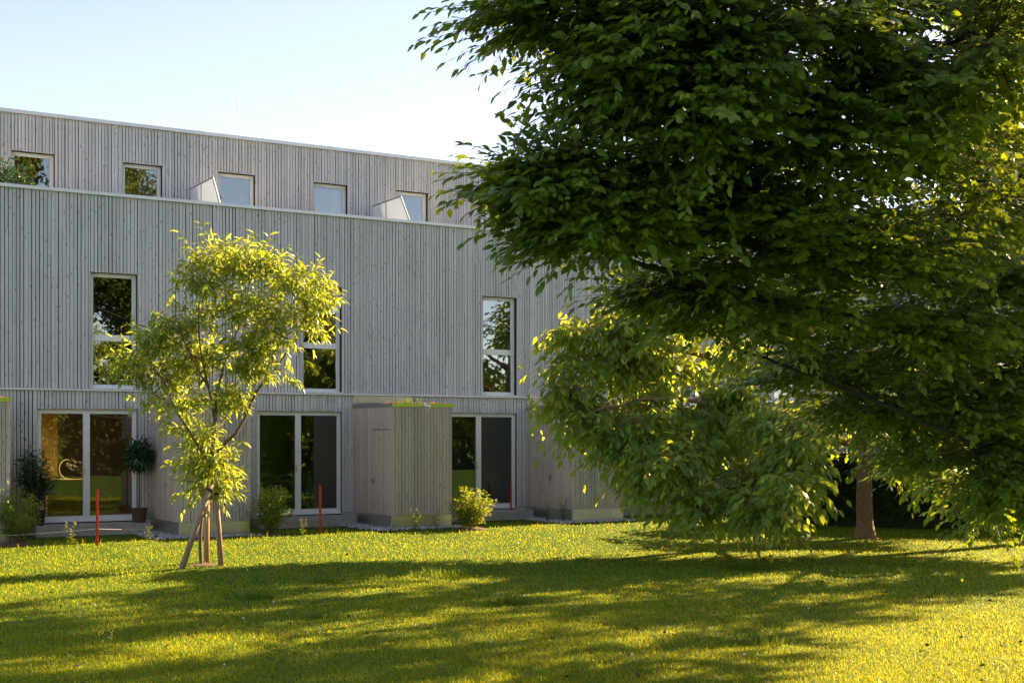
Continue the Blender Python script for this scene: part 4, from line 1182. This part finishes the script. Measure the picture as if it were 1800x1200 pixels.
def weed(base, h, seed, flower=True):
    r = random.Random(seed)
    root = empty('weed', base)
    st = MB(); lf = MB(); fl = MB()
    for s in range(5):
        a = r.uniform(0, 6.28); tip = (math.cos(a) * h * .22, math.sin(a) * h * .22, h * r.uniform(.7, 1.05))
        st.tube([(0, 0, -.02), (tip[0] * .4, tip[1] * .4, tip[2] * .6), tip], [.004, .003, .002], 4)
        for k in range(7):
            f = .15 + .75 * k / 7; b = (tip[0] * f * .8, tip[1] * f * .8, tip[2] * f); an = r.uniform(0, 6.28); l = .12 * (1.25 - f)
            c, s_ = math.cos(an), math.sin(an)
            lf.add([b, (b[0] + c * l * .5 - s_ * l * .2, b[1] + s_ * l * .5 + c * l * .2, b[2] + .01), (b[0] + c * l, b[1] + s_ * l, b[2] - .005), (b[0] + c * l * .5 + s_ * l * .2, b[1] + s_ * l * .5 - c * l * .2, b[2] + .01)], [(0, 1, 2), (0, 2, 3)])
        for k in range(4):
            fl.lathe([(.002, 0), (.012, .006), (.008, .016), (.001, .018)], (tip[0] + r.uniform(-.03, .03), tip[1] + r.uniform(-.03, .03), tip[2] - k * .02), 6)
    st.build('stalk', M['grass_dark'], root); lf.build('leaves', M['leaf_shrub'], root); fl.build('flower_heads', M['flower_yellow'] if flower else M['straw'], root)
    return root
w0 = weed((0, 0, 0), .55, 1)
wl = ['flowering weed by the steel plinth of the shed behind the walnut leaves', 'tall flowering weed between the rightmost red post and the walnut', 'flowering weed left of the shrub with the sunlit yellow side',
      'yellow flowering weed at the plinth of the spouted shed', 'small flowering weed beside the middle red post', 'flowering weed at the door step behind the leftmost red post', 'weed stalk in the sunlit grass left of the staked tree',
      'lone flowering weed near the lower left lawn']
for i, (px, py, sc) in enumerate(((990, 917, 1.15), (962, 916, .95), (765, 931, 1.0), (730, 934, .85), (532, 941, .6), (125, 958, .75), (262, 957, .6), (185, 1160, .5))):
    w_ = w0 if i == 0 else copy_tree(w0)
    w_.location = on_ground(px, py); w_.scale = (sc,) * 3; w_.rotation_euler = (0, 0, i * 1.3)
    tag(w_, wl[i], 'weed', 'weeds along the lawn edge')

# dry fallen leaves lying in the grass
r = np.random.default_rng(31); n = 260
Yf = 11 + 20 * r.random(n) ** 1.4; Xf = (r.random(n) - .5) * .8 * Yf
kf = ~in_building(Xf, Yf) & (facade_depth(Xf, Yf) > 2.6); Xf, Yf = Xf[kf], Yf[kf]; n = len(Xf)
fl_ = leafy('fallen_leaves', np.stack([Xf, Yf, ground_z(Xf, Yf) + .03 + .02 * r.random(n)], 1), r.normal(0, 1, (n, 3)) * np.array([1, 1, .3]), UP + r.normal(0, .4, (n, 3)), .04 + .04 * r.random(n), .03 + .02 * r.random(n), M['mulch'], None, 'hex')
tag(fl_, 'brown fallen leaves scattered over the lawn', 'leaves')

clm = MB().lathe([(.002, 0), (.011, .004), (.014, .012), (.010, .020), (.002, .023)], (0, 0, .055), 8)
clm.tube([(0, 0, 0), (.004, 0, .056)], .0015, 4)
cl_me = clm.mesh('clover_flower', M['flower_white'])
rr = random.Random(4)
spots = [(1110, 1160), (1352, 1172), (866, 1135), (742, 1105), (765, 1104), (862, 1133), (1250, 1112), (1263, 1120), (690, 1120), (770, 1020), (680, 1027), (120, 1082), (140, 1086), (170, 1072), (480, 1066), (430, 1095), (555, 1157), (1530, 1000), (1420, 1075)]
spots += [(rr.uniform(20, 1780), 985 + 205 * rr.random()) for _ in range(12)]
for px, py in spots:
    o = link('clover_flower', cl_me, None, on_ground(px, py)); o.rotation_euler = (rr.uniform(-.3, .3), rr.uniform(-.3, .3), rr.uniform(0, 6)); s = rr.uniform(.6, 1.05); o.scale = (s, s, s)
    tag(o, 'small white clover flower head standing in the mown lawn', 'flower', 'clover flowers in the lawn')

# ------------------------------------------------------------------ what stands behind the camera and shows in the glass
def far_tree_mesh(seed, h, rad, n, conifer=False):
    r = np.random.default_rng(seed)
    if conifer:
        z = h * (.08 + .92 * r.random(n) ** 1.3); a = r.random(n) * 6.28
        ring = .75 + .25 * np.sin(z * 5)
        rho = rad * (1 - z / h * .97) * ring * r.random(n) ** .35
        P = np.stack([np.cos(a) * rho, np.sin(a) * rho, z - rho * .25], 1)
    else:
        cs = np.concatenate([norm(r.normal(0, 1, (26, 3))) * np.array([rad, rad, h * .36]) * (r.random((26, 1)) ** .4)]) + np.array([0, 0, h * .58])
        w = rad * (.22 + .22 * r.random(26))
        i = r.integers(0, 26, n)
        P = cs[i] + norm(r.normal(0, 1, (n, 3))) * (w[i] * r.random(n) ** .4)[:, None]
    A = r.normal(0, 1, (n, 3)); Nn = UP + r.normal(0, .8, (n, 3))
    L = .17 + .15 * r.random(n)
    V, fs = leaf_geometry('simple', P, A, Nn, L, L * .6)
    return np_mesh('crown', V, fs, M['leaf_far'])
cmesh = [far_tree_mesh(1, 21, 5.5, 42000), far_tree_mesh(2, 18, 5.0, 36000), far_tree_mesh(3, 16, 2.4, 18000, True)]
tmesh = [MB().tube([(0, 0, -.2), (.1, 0, h * .4), (0, .1, h * .85)], [.38, .26, .05], 8).mesh('trunk', M['bark_dark']) for h in (21, 18, 16)]
def facing(t, dist): return to_world(t, -dist, 0)
far = [(0, facing(3.5, 48), 1.2, 'tall broad tree mirrored in the upper left windows'), (1, facing(-4.5, 47), 1.35, 'tall tree mirrored in the leftmost tall window'), (0, facing(-13, 50), 1.0, 'tall tree on the far side of the lawn, leftmost in the mirrored row'),
       (1, facing(11.0, 52), 1.12, 'round tree mirrored beside the spruce in the upper windows'), (2, facing(18.5, 56), 1.05, 'spruce mirrored in the third upper window'), (1, facing(24.0, 60), .80, 'low round tree mirrored in the third upper window'),
       (0, facing(33.0, 66), .60, 'small round tree mirrored at the foot of the sky in the upper glass')]
for i, (k, p, s, lab) in enumerate(far):
    e = empty('broad_tree' if k < 2 else 'spruce_tree', p, i * 1.1); e.scale = (s, s, s)
    tag(e, lab, 'tree', 'trees across the lawn mirrored in the glass')
    link('trunk', tmesh[k], e); tag(link('crown', cmesh[k], e), kind='stuff')

def far_hedge():
    root = empty('tall_hedge', facing(0, 46), FACADE); tag(root, 'long tall hedge across the lawn mirrored in the glass doors', 'hedge')
    r = np.random.default_rng(8); n = 60000
    x = -32 + 78 * r.random(n); z = (6.2 + 1.2 * np.sin(x * .7) + .8 * np.sin(x * 1.9 + 1)) * r.random(n) ** .7; y = (r.random(n) - .5) * 2.2 * (1 - .5 * z / 6)
    L = .22 + .2 * r.random(n)
    leafy('foliage', np.stack([x, y, z], 1), r.normal(0, 1, (n, 3)), UP + r.normal(0, .8, (n, 3)), L, L * .6, M['leaf_far'], root)
    mb = MB()
    for k in range(39): mb.tube([(-31 + k * 1.95, 0, -.1), (-31 + k * 1.95 + random.uniform(-.2, .2), .1, 3)], [.05, .02], 5)
    mb.build('stems', M['bark_dark'], root)
    MB().box(-31.8, 45.5, -.5, .5, 0, 4.4).build('inner_twigs', M['leaf_hedge'], root)
far_hedge()
